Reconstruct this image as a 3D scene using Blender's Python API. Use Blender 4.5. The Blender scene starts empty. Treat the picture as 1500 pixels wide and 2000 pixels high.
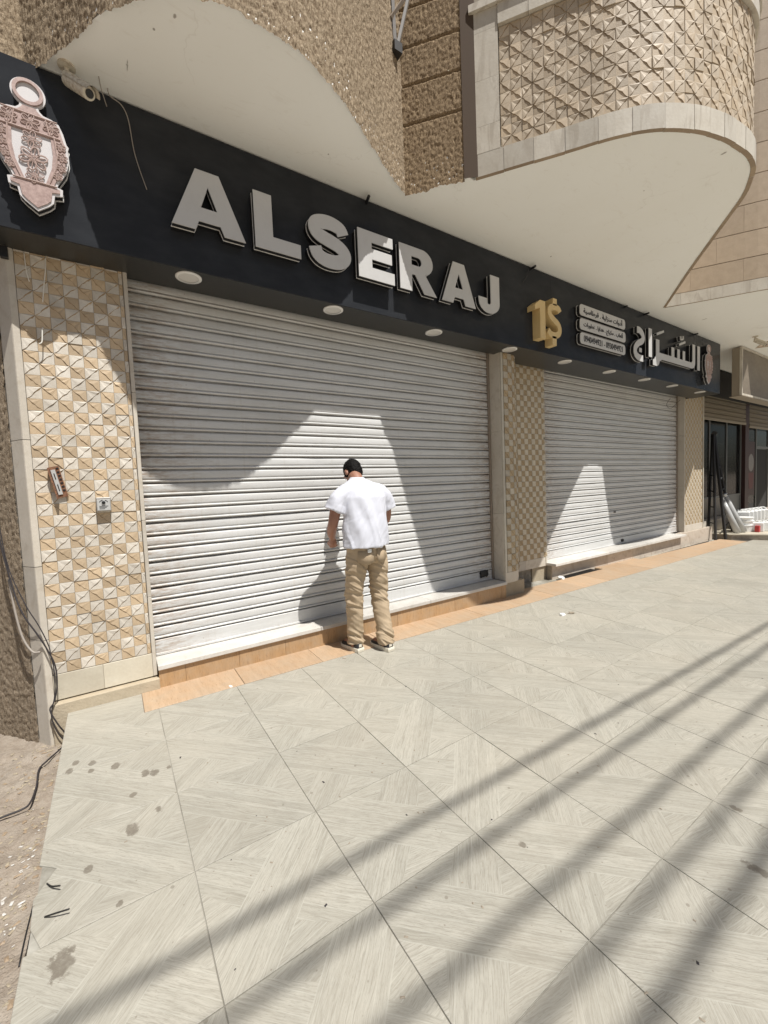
import bpy, bmesh, math, random
from mathutils import Vector, Matrix, noise
from mathutils.geometry import tessellate_polygon

random.seed(7)
sc = bpy.context.scene
C = sc.collection
R = math.radians

# ------------------------------------------------------------------ camera
EYE = Vector((0.0, 0.0, 1.455))
RIGHT = Vector((0.8323150810, -0.5527237540, -0.0418097800))
DOWN = Vector((-0.0683164023, -0.0274358525, -0.9972863897))
FWD = Vector((0.5500767902, 0.8329127960, -0.0605953721))
cd = bpy.data.cameras.new('camera')
cam = bpy.data.objects.new('camera', cd)
C.objects.link(cam)
cd.sensor_fit = 'HORIZONTAL'
cd.sensor_width = 36.0
cd.lens = 803.65 / 1500.0 * 36.0
cd.clip_start = 0.02
cd.clip_end = 2000
m = Matrix((RIGHT, -DOWN, -FWD)).transposed().to_4x4()
m.translation = EYE
cam.matrix_world = m
sc.camera = cam

# ------------------------------------------------------------------ light
SUN = Vector((0.17, -1.0, 1.88)).normalized()
w = bpy.data.worlds.new('World')
sc.world = w
w.use_nodes = True
wn = w.node_tree.nodes
sky = wn.new('ShaderNodeTexSky')
sky.sky_type = 'NISHITA'
sky.sun_disc = False
sky.sun_elevation = math.asin(SUN.z)
sky.sun_rotation = math.atan2(SUN.x, SUN.y)
sky.altitude = 100
sky.dust_density = 2.0
bg = wn['Background']
bg.inputs['Strength'].default_value = 0.05
w.node_tree.links.new(sky.outputs[0], bg.inputs['Color'])
sd = bpy.data.lights.new('sun', 'SUN')
sd.energy = 5.0
sd.angle = R(0.53)
sd.color = (1.0, 0.972, 0.925)
so = bpy.data.objects.new('sun', sd)
C.objects.link(so)
so.rotation_euler = SUN.to_track_quat('Z', 'Y').to_euler()
so.location = SUN * 60
vs = sc.view_settings
vs.view_transform = 'Standard'
vs.look = 'None'
vs.exposure = 0.12
vs.gamma = 1.0
vs.use_curve_mapping = False
sc.cycles.use_denoising = True
sc.cycles.max_bounces = 6
sc.cycles.diffuse_bounces = 4

# ------------------------------------------------------------------ node helper
class T:
    def __init__(s, name):
        s.m = bpy.data.materials.new(name)
        s.m.use_nodes = True
        s.t = s.m.node_tree
        s.b = s.t.nodes['Principled BSDF']
    def n(s, ty, **kw):
        nd = s.t.nodes.new(ty)
        for k, v in kw.items():
            setattr(nd, k, v)
        return nd
    def put(s, sock, v):
        if isinstance(v, bpy.types.NodeSocket):
            s.t.links.new(v, sock)
        else:
            if sock.type == 'RGBA' and not hasattr(v, '__len__'):
                v = (v, v, v, 1)
            if sock.type == 'RGBA' and len(v) == 3:
                v = tuple(v) + (1,)
            sock.default_value = v
    def ma(s, op, a, b=None, c=None, clamp=False):
        nd = s.n('ShaderNodeMath', operation=op, use_clamp=clamp)
        for i, v in enumerate((a, b, c)):
            if v is not None:
                s.put(nd.inputs[i], v)
        return nd.outputs[0]
    def vec(s, x, y, z=0.0):
        nd = s.n('ShaderNodeCombineXYZ')
        for i, v in enumerate((x, y, z)):
            s.put(nd.inputs[i], v)
        return nd.outputs[0]
    def sep(s, v):
        nd = s.n('ShaderNodeSeparateXYZ')
        s.put(nd.inputs[0], v)
        return nd.outputs
    def obj(s):
        return s.n('ShaderNodeTexCoord').outputs['Object']
    def pos(s):
        return s.n('ShaderNodeNewGeometry').outputs['Position']
    def rnd(s):
        return s.n('ShaderNodeObjectInfo').outputs['Random']
    def scale(s, v, k):
        nd = s.n('ShaderNodeVectorMath', operation='MULTIPLY')
        s.put(nd.inputs[0], v)
        nd.inputs[1].default_value = k if hasattr(k, '__len__') else (k, k, k)
        return nd.outputs[0]
    def add(s, v, k):
        nd = s.n('ShaderNodeVectorMath', operation='ADD')
        s.put(nd.inputs[0], v)
        s.put(nd.inputs[1], k)
        return nd.outputs[0]
    def noise(s, v, sc_, det=3.0, ro=0.55, dist=0.0):
        nd = s.n('ShaderNodeTexNoise')
        s.put(nd.inputs['Vector'], v)
        nd.inputs['Scale'].default_value = sc_
        nd.inputs['Detail'].default_value = det
        nd.inputs['Roughness'].default_value = ro
        nd.inputs['Distortion'].default_value = dist
        return nd.outputs['Fac']
    def vor(s, v, sc_, feat='F1', out='Distance'):
        nd = s.n('ShaderNodeTexVoronoi', feature=feat)
        s.put(nd.inputs['Vector'], v)
        nd.inputs['Scale'].default_value = sc_
        return nd.outputs[out]
    def white(s, v):
        nd = s.n('ShaderNodeTexWhiteNoise')
        s.put(nd.inputs['Vector'], v)
        return nd.outputs['Value']
    def ramp(s, f, lo, hi, a=0.0, b=1.0):
        nd = s.n('ShaderNodeMapRange')
        s.put(nd.inputs[0], f)
        nd.inputs[1].default_value = lo
        nd.inputs[2].default_value = hi
        nd.inputs[3].default_value = a
        nd.inputs[4].default_value = b
        return nd.outputs[0]
    def mix(s, f, a, b, mode='MIX'):
        nd = s.n('ShaderNodeMix', data_type='RGBA', blend_type=mode)
        s.put(nd.inputs[0], f)
        s.put(nd.inputs[6], a)
        s.put(nd.inputs[7], b)
        return nd.outputs[2]
    def bump(s, h, st=0.5, d=0.005):
        nd = s.n('ShaderNodeBump')
        nd.inputs['Strength'].default_value = st
        nd.inputs['Distance'].default_value = d
        s.put(nd.inputs['Height'], h)
        s.t.links.new(nd.outputs[0], s.b.inputs['Normal'])
    def set(s, col=None, rough=None, metal=None, spec=None, **kw):
        if col is not None:
            s.put(s.b.inputs['Base Color'], col)
        if rough is not None:
            s.put(s.b.inputs['Roughness'], rough)
        if metal is not None:
            s.put(s.b.inputs['Metallic'], metal)
        if spec is not None:
            s.put(s.b.inputs['Specular IOR Level'], spec)
        for k, v in kw.items():
            s.put(s.b.inputs[k.replace('_', ' ')], v)
        return s.m

M = {}
def stone(name, ca, cb, sc_=9.0, rough=0.6, bump=0.25, vein=None, world=False, rvar=0.12, bd=0.004):
    t = T(name)
    p = t.pos() if world else t.add(t.obj(), t.scale(t.vec(t.rnd(), t.rnd(), t.rnd()), 37.0))
    n1 = t.noise(p, sc_, 4, 0.6)
    n2 = t.noise(p, sc_ * 9, 3, 0.6)
    f = t.ma('ADD', t.ma('MULTIPLY', n1, 0.65), t.ma('MULTIPLY', n2, 0.35))
    c = t.mix(t.ramp(f, 0.33, 0.67), ca, cb)
    r = t.ma('MULTIPLY_ADD', t.rnd(), 2 * rvar, 1 - rvar)
    c = t.mix(1.0, c, t.vec(r, r, r), 'MULTIPLY')
    if vein:
        v = t.noise(t.scale(p, vein[0]), 3.0, 5, 0.6, 1.2)
        c = t.mix(t.ramp(v, 0.52, 0.62, 0, vein[2]), c, vein[1])
    t.bump(n2, bump, bd)
    M[name] = t.set(c, rough)
    return M[name]

stone('tile_white', (0.66, 0.615, 0.54), (0.52, 0.465, 0.385), 14, rvar=0.14)
stone('tile_tan', (0.56, 0.435, 0.29), (0.46, 0.345, 0.22), 14, rvar=0.16)
stone('pillar_white', (0.58, 0.52, 0.42), (0.47, 0.41, 0.32), 14)
stone('pillar_tan', (0.45, 0.345, 0.21), (0.37, 0.275, 0.165), 14)
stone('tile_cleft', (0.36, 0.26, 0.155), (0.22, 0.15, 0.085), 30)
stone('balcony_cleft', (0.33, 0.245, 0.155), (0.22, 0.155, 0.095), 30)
stone('balcony_light', (0.58, 0.49, 0.37), (0.48, 0.39, 0.28), 12, rvar=0.14)
stone('balcony_mid', (0.51, 0.41, 0.29), (0.42, 0.33, 0.22), 12, rvar=0.16)
stone('frame_stone', (0.60, 0.56, 0.48), (0.50, 0.455, 0.375), 6, vein=((3, 3, 0.6), (0.40, 0.35, 0.28), 0.6))
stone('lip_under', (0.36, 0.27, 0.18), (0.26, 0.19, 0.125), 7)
stone('jamb_stone', (0.60, 0.55, 0.475), (0.53, 0.48, 0.40), 5, vein=((2, 2, 2), (0.42, 0.36, 0.28), 0.35))
stone('base_stone', (0.62, 0.57, 0.46), (0.53, 0.475, 0.37), 6)
stone('sill_marble', (0.66, 0.64, 0.60), (0.52, 0.49, 0.44), 7, 0.45)
stone('course_stone', (0.50, 0.395, 0.28), (0.42, 0.325, 0.225), 12, rvar=0.06, bump=0.6)
stone('plaster_plinth', (0.46, 0.39, 0.285), (0.37, 0.31, 0.22), 8, 0.9, 0.9)
stone('grey_stone', (0.42, 0.395, 0.35), (0.35, 0.325, 0.28), 7, world=True)
stone('riser_pale', (0.56, 0.49, 0.41), (0.47, 0.405, 0.33), 7, vein=((2, 2, 2), (0.38, 0.30, 0.22), 0.5))

def travertine(name, a, b, c3, axis):
    t = T(name)
    p = t.add(t.obj(), t.scale(t.vec(t.rnd(), t.rnd(), t.rnd()), 23.0))
    k = {'x': (3, 22, 22), 'y': (22, 3, 22), 'z': (22, 22, 3)}[axis]
    n1 = t.noise(t.scale(p, k), 1.6, 5, 0.65, 0.5)
    n2 = t.noise(t.scale(p, tuple(q * 3 for q in k)), 2.2, 3, 0.6)
    col = t.mix(t.ramp(n1, 0.3, 0.7), a, b)
    col = t.mix(t.ramp(n2, 0.56, 0.72, 0, 0.7), col, c3)
    r = t.ma('MULTIPLY_ADD', t.rnd(), 0.2, 0.9)
    col = t.mix(1.0, col, t.vec(r, r, r), 'MULTIPLY')
    dirt = t.noise(t.pos(), 5.0, 4, 0.7)
    col = t.mix(t.ramp(dirt, 0.40, 0.75, 0, 0.55), col, (0.42, 0.35, 0.265))
    t.bump(n2, 0.25, 0.002)
    M[name] = t.set(col, 0.5)
travertine('strip_stone', (0.52, 0.37, 0.24), (0.42, 0.285, 0.175), (0.30, 0.19, 0.105), 'y')
travertine('riser_stone', (0.47, 0.30, 0.155), (0.38, 0.235, 0.115), (0.22, 0.12, 0.055), 'z')

# rough thrown plaster
def rough_plaster(name, hi, lo, st):
    t = T(name)
    p = t.pos()
    ps = t.scale(p, (1.0, 1.0, 0.42))
    n1 = t.noise(ps, 135.0, 3, 0.65, 0.6)
    n2 = t.noise(ps, 60.0, 3, 0.6, 0.4)
    n3 = t.noise(p, 2.2, 3, 0.5)
    f = t.ma('ADD', t.ma('MULTIPLY', n1, 0.6), t.ma('MULTIPLY', n2, 0.4))
    c = t.mix(t.ramp(f, 0.40, 0.60), lo, hi)
    c = t.mix(t.ramp(n3, 0.35, 0.7, 0, 0.35), c, tuple(v * 0.62 for v in hi))
    t.bump(f, st, 0.012)
    M[name] = t.set(c, 0.92, spec=0.15)
rough_plaster('rough_plaster', (0.48, 0.385, 0.27), (0.165, 0.115, 0.07), 1.0)
rough_plaster('rough_plaster_brown', (0.40, 0.30, 0.19), (0.13, 0.085, 0.048), 1.0)
rough_plaster('rough_wall', (0.42, 0.34, 0.25), (0.22, 0.165, 0.11), 1.0)

t = T('soffit_paint')
p = t.pos()
c = t.mix(t.ramp(t.noise(p, 1.3, 4, 0.6), 0.4, 0.75, 0, 0.5), (0.91, 0.905, 0.86), (0.87, 0.86, 0.80))
c = t.mix(t.ramp(t.noise(t.scale(p, (1, 2.5, 1)), 6.0, 5, 0.75, 1.0), 0.58, 0.80, 0, 0.34), c, (0.60, 0.54, 0.45))
sx_ = t.sep(p)
acc = None
for (mx, my, ra, rb) in ((0.47, 2.58, .009, .014), (0.38, 2.71, .006, .008), (0.262, 3.01, .004, .04), (0.26, 3.01, .008, .008), (4.38, 1.35, .012, .022), (4.27, 1.91, .007, .007), (4.49, 3.02, .008, .012), (1.6, 3.0, .006, .006), (8.6, 2.9, .012, .04)):
    dx = t.ma('MULTIPLY', t.ma('SUBTRACT', sx_[0], mx), 1 / ra)
    dy = t.ma('MULTIPLY', t.ma('SUBTRACT', sx_[1], my), 1 / rb)
    d2 = t.ma('MULTIPLY_ADD', dx, dx, t.ma('MULTIPLY', dy, dy))
    acc = d2 if acc is None else t.ma('MINIMUM', acc, d2)
acc = t.ma('ADD', acc, t.ma('MULTIPLY', t.ma('SUBTRACT', t.noise(p, 40.0, 4), 0.5), 2.5))
c = t.mix(t.ramp(acc, 0.4, 1.3, 0.75, 0), c, (0.22, 0.18, 0.14))
crk = t.vor(t.add(p, t.scale(t.vec(t.noise(p, 3.0, 4), t.noise(p, 4.0, 4), 0.0), 0.5)), 0.9, 'DISTANCE_TO_EDGE')
c = t.mix(t.ma('MULTIPLY', t.ramp(crk, 0.0, 0.005, 0.16, 0), t.ma('GREATER_THAN', t.noise(p, 1.7, 2), 0.52)), c, (0.45, 0.40, 0.33))
t.bump(t.noise(p, 90.0, 2), 0.12, 0.003)
M['soffit_paint'] = t.set(c, 0.85)

t = T('shutter_paint')
p = t.pos()
xyz = t.sep(p)
c = t.mix(t.ramp(t.noise(t.scale(p, (0.8, 1, 7)), 3.0, 4, 0.6), 0.35, 0.7), (0.655, 0.655, 0.645), (0.565, 0.565, 0.55))
d = t.noise(t.scale(p, (4, 1, 22)), 3.0, 4, 0.7)
c = t.mix(t.ramp(d, 0.58, 0.8, 0, 0.55), c, (0.36, 0.31, 0.25))
v = t.vor(t.scale(p, (1, 0.2, 1)), 14.0)
c = t.mix(t.ramp(v, 0.035, 0.06, 0.75, 0), c, (0.16, 0.12, 0.09))
streak = t.noise(t.scale(p, (16, 1, 0.7)), 2.0, 4, 0.7)
c = t.mix(t.ramp(streak, 0.56, 0.78, 0, 0.28), c, (0.42, 0.37, 0.30))
ed = None
for ex in (0.215, 4.128, 5.70, 10.40):
    q = t.ma('ABSOLUTE', t.ma('SUBTRACT', xyz[0], ex))
    ed = q if ed is None else t.ma('MINIMUM', ed, q)
rn_ = t.noise(t.scale(p, (5, 1, 30)), 2.0, 4, 0.7)
rf = t.ma('MULTIPLY', t.ramp(ed, 0.0, 0.55, 1.0, 0.0), t.ramp(rn_, 0.42, 0.66, 0, 0.8))
c = t.mix(rf, c, (0.30, 0.20, 0.12))
band = t.noise(t.scale(p, (0.35, 1, 1.6)), 1.4, 4, 0.6)
c = t.mix(t.ramp(band, 0.45, 0.75, 0, 0.32), c, (0.42, 0.40, 0.36))
M['shutter_paint'] = t.set(c, t.ramp(d, 0.3, 0.7, 0.38, 0.55), spec=0.45)
M['old_shutter'] = T('old_shutter').set((0.20, 0.165, 0.115), 0.6)

t = T('sign_black')
p = t.pos()
c = t.mix(t.ramp(t.noise(t.scale(p, (1, 1, 2)), 3.0, 5, 0.6), 0.4, 0.75), (0.028, 0.030, 0.034), (0.040, 0.043, 0.048))
M['sign_black'] = t.set(c, t.ramp(t.noise(p, 6.0, 3), 0.3, 0.7, 0.16, 0.24), spec=0.09)
t = T('sign_under')
c = t.mix(t.ramp(t.vor(t.pos(), 55.0), 0.03, 0.10, 0.5, 0), (0.030, 0.030, 0.028), (0.35, 0.33, 0.28))
M['sign_under'] = t.set(c, 0.35)
t = T('letter_silver')
c = t.mix(t.ramp(t.noise(t.pos(), 8.0, 4, 0.7), 0.45, 0.8, 0, 0.4), (0.56, 0.555, 0.545), (0.47, 0.455, 0.43))
M['letter_silver'] = t.set(c, 0.4)
M['rim_silver'] = T('rim_silver').set((0.75, 0.74, 0.72), 0.35)
M['black'] = T('black').set((0.012, 0.012, 0.013), 0.45)
t = T('black_cable')
M['black_cable'] = t.set(t.mix(t.noise(t.pos(), 30.0), (0.02, 0.018, 0.02), (0.05, 0.042, 0.045)), 0.6)
M['grey_cable'] = T('grey_cable').set((0.33, 0.29, 0.25), 0.6)
M['white_wire'] = T('white_wire').set((0.75, 0.72, 0.65), 0.5)
t = T('gold_acrylic')
M['gold_acrylic'] = t.set(t.mix(t.noise(t.pos(), 6.0), (0.62, 0.45, 0.20), (0.70, 0.53, 0.27)), 0.42)
t = T('emblem_pink')
M['emblem_pink'] = t.set(t.mix(t.ramp(t.noise(t.pos(), 60.0, 4, 0.7), 0.35, 0.65), (0.46, 0.335, 0.30), (0.31, 0.21, 0.185)), 0.45)
t = T('emblem_line')
M['emblem_line'] = t.set(t.mix(t.noise(t.pos(), 45.0), (0.40, 0.29, 0.255), (0.52, 0.40, 0.36)), 0.35)
M['emblem_white'] = T('emblem_white').set((0.62, 0.60, 0.60), 0.4)
M['lamp_white'] = T('lamp_white').set((0.80, 0.79, 0.76), 0.4)
M['lamp_diffuser'] = T('lamp_diffuser').set((0.68, 0.66, 0.62), 0.3)

t = T('rust')
c = t.mix(t.ramp(t.noise(t.pos(), 90.0, 4, 0.7), 0.4, 0.6), (0.12, 0.05, 0.03), (0.30, 0.15, 0.08))
M['rust'] = t.set(c, 0.85)
M['zinc'] = T('zinc').set((0.60, 0.60, 0.58), 0.4, 0.3)
t = T('plastic_ivory')
M['plastic_ivory'] = t.set(t.mix(t.ramp(t.noise(t.pos(), 40.0, 3), 0.45, 0.75), (0.66, 0.61, 0.50), (0.42, 0.34, 0.24)), 0.5)
M['dark_iron'] = T('dark_iron').set((0.03, 0.028, 0.027), 0.55, 0.3)
M['steel'] = T('steel').set((0.45, 0.43, 0.40), 0.45, 0.6)
M['bracket_brown'] = T('bracket_brown').set((0.30, 0.25, 0.20), 0.55, 0.3)
M['void'] = T('void').set((0.03, 0.028, 0.025), 0.9)  # near-black base colour: the neighbouring shop's unlit depth is painted in
M['interior_wall'] = T('interior_wall').set((0.22, 0.18, 0.13), 0.9)
t = T('glass')
M['glass'] = t.set((0.012, 0.013, 0.013), 0.10, spec=0.22, Alpha=0.62)
M['alu_frame'] = T('alu_frame').set((0.16, 0.16, 0.15), 0.45, 0.2)
M['brown_post'] = T('brown_post').set((0.045, 0.018, 0.015), 0.5)
M['white_plastic'] = T('white_plastic').set((0.80, 0.80, 0.78), 0.4)
M['clear_wrap'] = T('clear_wrap').set((0.46, 0.46, 0.45), 0.18)
M['red_label'] = T('red_label').set((0.45, 0.04, 0.04), 0.5)
M['dim_white'] = T('dim_white').set((0.22, 0.20, 0.18), 0.5)
M['dim_red'] = T('dim_red').set((0.10, 0.018, 0.015), 0.5)
M['dirty_beige'] = T('dirty_beige').set((0.29, 0.245, 0.185), 0.6)
t = T('neighbor_panel')
M['neighbor_panel'] = t.set(t.mix(t.ramp(t.noise(t.scale(t.pos(), (1, 1, 2)), 4.0, 5, 0.7), 0.35, 0.7), (0.24, 0.20, 0.15), (0.16, 0.13, 0.10)), 0.5)
t = T('concrete')
M['concrete'] = t.set(t.mix(t.ramp(t.noise(t.pos(), 12.0, 5, 0.7), 0.35, 0.65), (0.33, 0.28, 0.22), (0.46, 0.41, 0.34)), 0.9)
t = T('grout')
M['grout'] = t.set(t.mix(t.ramp(t.noise(t.pos(), 3.0, 5, 0.7), 0.40, 0.62), (0.20, 0.185, 0.15), (0.42, 0.40, 0.345)), 0.95)

# clothes and skin
t = T('shirt_white')
t.bump(t.noise(t.pos(), 350.0, 2), 0.15, 0.001)
M['shirt_white'] = t.set((0.63, 0.64, 0.70), 0.9, spec=0.1)
t = T('trouser_beige')
p = t.pos()
c = t.mix(t.ramp(t.noise(p, 7.0, 4, 0.6), 0.3, 0.7), (0.50, 0.395, 0.275), (0.43, 0.33, 0.22))
t.bump(t.noise(t.scale(p, (1, 1, 0.3)), 420.0, 2), 0.2, 0.001)
M['trouser_beige'] = t.set(c, 0.9, spec=0.1)
t = T('trouser_shadow_seam')
M['trouser_shadow_seam'] = t.set((0.33, 0.225, 0.13), 0.9)
t = T('skin')
M['skin'] = t.set(t.mix(t.noise(t.pos(), 30.0), (0.36, 0.18, 0.12), (0.30, 0.14, 0.09)), 0.5)
t = T('hair_black')
t.bump(t.noise(t.pos(), 260.0, 3), 0.8, 0.004)
M['hair_black'] = t.set((0.006, 0.005, 0.0045), 0.6, spec=0.12)
M['shoe_black'] = T('shoe_black').set((0.02, 0.02, 0.022), 0.6)
M['shoe_sole'] = T('shoe_sole').set((0.72, 0.67, 0.56), 0.6)

# ground
t = T('dirt')
p = t.pos()
n1 = t.noise(p, 2.5, 5, 0.65)
n2 = t.noise(p, 22.0, 5, 0.7)
c = t.mix(t.ramp(n1, 0.3, 0.7), (0.33, 0.275, 0.22), (0.42, 0.365, 0.30))
c = t.mix(t.ramp(n2, 0.42, 0.68, 0, 0.65), c, (0.24, 0.19, 0.145))
c = t.mix(t.ramp(t.vor(p, 60.0), 0.02, 0.08, 0.35, 0), c, (0.52, 0.47, 0.40))
c = t.mix(t.ramp(t.noise(t.add(p, (3.1, 1.7, 0)), 3.2, 4, 0.7), 0.62, 0.74, 0, 0.45), c, (0.56, 0.51, 0.45))
t.bump(t.ma('ADD', n2, t.noise(p, 120.0, 3)), 0.8, 0.012)
M['dirt'] = t.set(c, 0.95, spec=0.1)

STAINS = [(-0.022, 2.124, .040, .026), (0.055, 2.506, .030, .022), (0.092, 2.488, .034, .022), (-0.079, 2.67, .030, .022),
          (-0.188, 2.778, .026, .016), (-0.265, 2.832, .030, .015), (-0.29, 2.765, .028, .016), (-0.191, 2.705, .024, .016),
          (-0.009, 2.366, .018, .016), (0.088, 2.188, .018, .014), (-0.235, 1.647, .055, .035), (-0.075, 1.764, .014, .012),
          (0.164, 2.488, .014, .012), (1.338, 1.079, .018, .015), (2.294, 0.647, .025, .015), (1.987, 0.489, .05, .02), (-0.177, 2.002, .02, .016)]
t = T('wood_look_tile')
p = t.obj()
rn = t.rnd()
xyz = t.sep(p)
flip = t.ma('SUBTRACT', 1.0, t.ma('MULTIPLY', t.ma('GREATER_THAN', rn, 0.78), 2.0))
x = t.ma('MULTIPLY', xyz[0], flip)
y = xyz[1]
u = t.ma('MULTIPLY', t.ma('SUBTRACT', x, y), 0.70711)
v = t.ma('MULTIPLY', t.ma('ADD', x, y), 0.70711)
au, av = t.ma('ABSOLUTE', u), t.ma('ABSOLUTE', v)
m1 = t.ma('LESS_THAN', av, 0.108)
nm1 = t.ma('SUBTRACT', 1.0, m1)
m2 = t.ma('MULTIPLY', nm1, t.ma('LESS_THAN', t.ma('ADD', au, t.ma('MULTIPLY', av, 0.12)), 0.115))
m3 = t.ma('SUBTRACT', nm1, m2)
def pick(a, b, c_):
    return t.ma('MULTIPLY_ADD', m1, a, t.ma('MULTIPLY_ADD', m2, b, t.ma('MULTIPLY', m3, c_)))
sgn = t.ma('SIGN', u)
e1 = t.ma('ADD', t.ma('MULTIPLY', u, 0.42), t.ma('MULTIPLY', v, t.ma('MULTIPLY', sgn, t.ma('MULTIPLY', t.ma('SIGN', v), -0.9))))
along = pick(u, v, t.ma('MULTIPLY_ADD', v, 0.55, t.ma('MULTIPLY', u, 0.83)))
across = pick(v, u, t.ma('MULTIPLY_ADD', u, -0.55, t.ma('MULTIPLY', v, 0.83)))
q = t.ma('DIVIDE', t.ma('ADD', across, 0.5), 0.054)
pid = t.ma('FLOOR', q)
fr = t.ma('FRACT', q)
reg = t.ma('ADD', t.ma('MULTIPLY', m2, 31.0), t.ma('ADD', t.ma('MULTIPLY', m3, 77.0), t.ma('MULTIPLY', t.ma('SIGN', v), 5.0)))
h = t.white(t.vec(t.ma('ADD', pid, reg), t.ma('MULTIPLY', rn, 91.7), 0.0))
wig = t.ma('MULTIPLY', t.noise(t.vec(t.ma('MULTIPLY', along, 7.0), t.ma('MULTIPLY', h, 40.0), pid), 1.0, 2), 0.02)
gv = t.vec(t.ma('MULTIPLY_ADD', along, 5.0, t.ma('MULTIPLY', h, 60.0)), t.ma('MULTIPLY', t.ma('ADD', across, wig), 105.0), t.ma('MULTIPLY', h, 13.0))
g1 = t.noise(gv, 1.6, 4, 0.65, 0.9)
g2 = t.noise(t.scale(gv, (2.5, 3.2, 1)), 2.0, 3, 0.6, 0.4)
c = t.mix(h, (0.450, 0.428, 0.370), (0.385, 0.366, 0.314))
c = t.mix(t.ramp(g1, 0.45, 0.68, 0, 0.64), c, (0.235, 0.217, 0.178))
c = t.mix(t.ramp(g2, 0.48, 0.70, 0, 0.55), c, (0.225, 0.210, 0.170))
g3 = t.noise(t.scale(gv, (4.0, 2.2, 1)), 3.0, 2, 0.5)
c = t.mix(t.ramp(g3, 0.60, 0.68, 0, 0.5), c, (0.20, 0.185, 0.15))
edge = t.ma('MINIMUM', fr, t.ma('SUBTRACT', 1.0, fr))
c = t.mix(t.ramp(edge, 0.010, 0.040, 0.38, 0), c, (0.52, 0.51, 0.45))
c = t.mix(t.ramp(t.ma('ABSOLUTE', t.ma('SUBTRACT', av, 0.108)), 0.001, 0.0028, 0.38, 0), c, (0.52, 0.51, 0.45))
tn = t.ma('MULTIPLY_ADD', rn, 0.10, 0.95)
c = t.mix(1.0, c, t.vec(tn, tn, t.ma('MULTIPLY', tn, 0.99)), 'MULTIPLY')
wp = t.pos()
dust = t.noise(wp, 1.1, 5, 0.6)
c = t.mix(t.ramp(dust, 0.42, 0.75, 0, 0.30), c, (0.52, 0.47, 0.38))
c = t.mix(t.ramp(t.noise(wp, 2.9, 6, 0.75), 0.52, 0.78, 0, 0.42), c, (0.27, 0.24, 0.19))
# drips and spots
wd = t.add(wp, t.scale(t.n('ShaderNodeTexNoise').outputs['Color'], 0.0))
nz = t.noise(wp, 26.0, 3, 0.6)
vn = t.vor(t.scale(wp, (1, 1, 0)), 9.0)
keep = t.ma('GREATER_THAN', t.noise(wp, 3.7, 2), 0.50)
c = t.mix(t.ma('MULTIPLY', keep, t.ramp(t.ma('ADD', vn, t.ma('MULTIPLY', nz, 0.05)), 0.075, 0.095, 0.62, 0)), c, (0.20, 0.175, 0.14))
vn2 = t.vor(t.scale(wp, (1, 1, 0)), 21.0)
keep2 = t.ma('GREATER_THAN', t.noise(wp, 5.3, 2), 0.47)
c = t.mix(t.ma('MULTIPLY', keep2, t.ramp(t.ma('ADD', vn2, t.ma('MULTIPLY', nz, 0.10)), 0.085, 0.14, 0.6, 0)), c, (0.20, 0.17, 0.135))
ws = t.sep(wp)
acc = None
for (sx, sy, ra, rb) in STAINS:
    dx = t.ma('MULTIPLY', t.ma('SUBTRACT', ws[0], sx), 1 / rb)
    dy = t.ma('MULTIPLY', t.ma('SUBTRACT', ws[1], sy), 1 / ra)
    d2 = t.ma('MULTIPLY_ADD', dx, dx, t.ma('MULTIPLY', dy, dy))
    acc = d2 if acc is None else t.ma('MINIMUM', acc, d2)
acc = t.ma('ADD', acc, t.ma('MULTIPLY', t.ma('SUBTRACT', t.noise(wp, 34.0, 5, 0.7), 0.5), 4.2))
c = t.mix(t.ma('MULTIPLY', t.ramp(acc, 0.65, 1.15, 0.9, 0), t.ramp(t.noise(wp, 60.0, 4, 0.7), 0.3, 0.6, 0.7, 1.0)), c, (0.17, 0.147, 0.115))
t.bump(t.ma('ADD', g1, t.ma('MULTIPLY', g2, 0.5)), 0.08, 0.0015)
M['wood_look_tile'] = t.set(c, t.ramp(g1, 0.3, 0.7, 0.42, 0.6), spec=0.4)

# ------------------------------------------------------------------ mesh helpers
def link(name, me, mat=None, parent=None, loc=None, rotz=None):
    if isinstance(mat, str):
        mat = M[mat]
    if mat is not None and not me.materials:
        me.materials.append(mat)
    o = bpy.data.objects.new(name, me)
    C.objects.link(o)
    if parent is not None:
        o.parent = parent
    if loc is not None:
        o.location = loc
    if rotz is not None:
        o.rotation_euler = (0, 0, rotz)
    return o

def tag(o, label, cat=None, group=None, kind=None):
    o['label'] = label
    if cat:
        o['category'] = cat
    if group:
        o['group'] = group
    if kind:
        o['kind'] = kind
    return o

def empty(name, loc=(0, 0, 0)):
    o = bpy.data.objects.new(name, None)
    o.empty_display_size = 0.1
    C.objects.link(o)
    o.location = loc
    return o

def mesh(name, vs_, fs, smooth=False):
    me = bpy.data.meshes.new(name)
    me.from_pydata([tuple(v) for v in vs_], [], fs)
    if smooth:
        me.polygons.foreach_set('use_smooth', [True] * len(me.polygons))
    me.update()
    return me

def box_me(name, x0, x1, y0, y1, z0, z1, bev=0.0, seg=1):
    bm = bmesh.new()
    bmesh.ops.create_cube(bm, size=1)
    for v in bm.verts:
        v.co = Vector((x0 + (v.co.x + .5) * (x1 - x0), y0 + (v.co.y + .5) * (y1 - y0), z0 + (v.co.z + .5) * (z1 - z0)))
    if bev > 0:
        bmesh.ops.bevel(bm, geom=list(bm.edges), offset=bev, segments=seg, profile=0.5, affect='EDGES')
    me = bpy.data.meshes.new(name)
    bm.to_mesh(me)
    bm.free()
    return me

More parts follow.
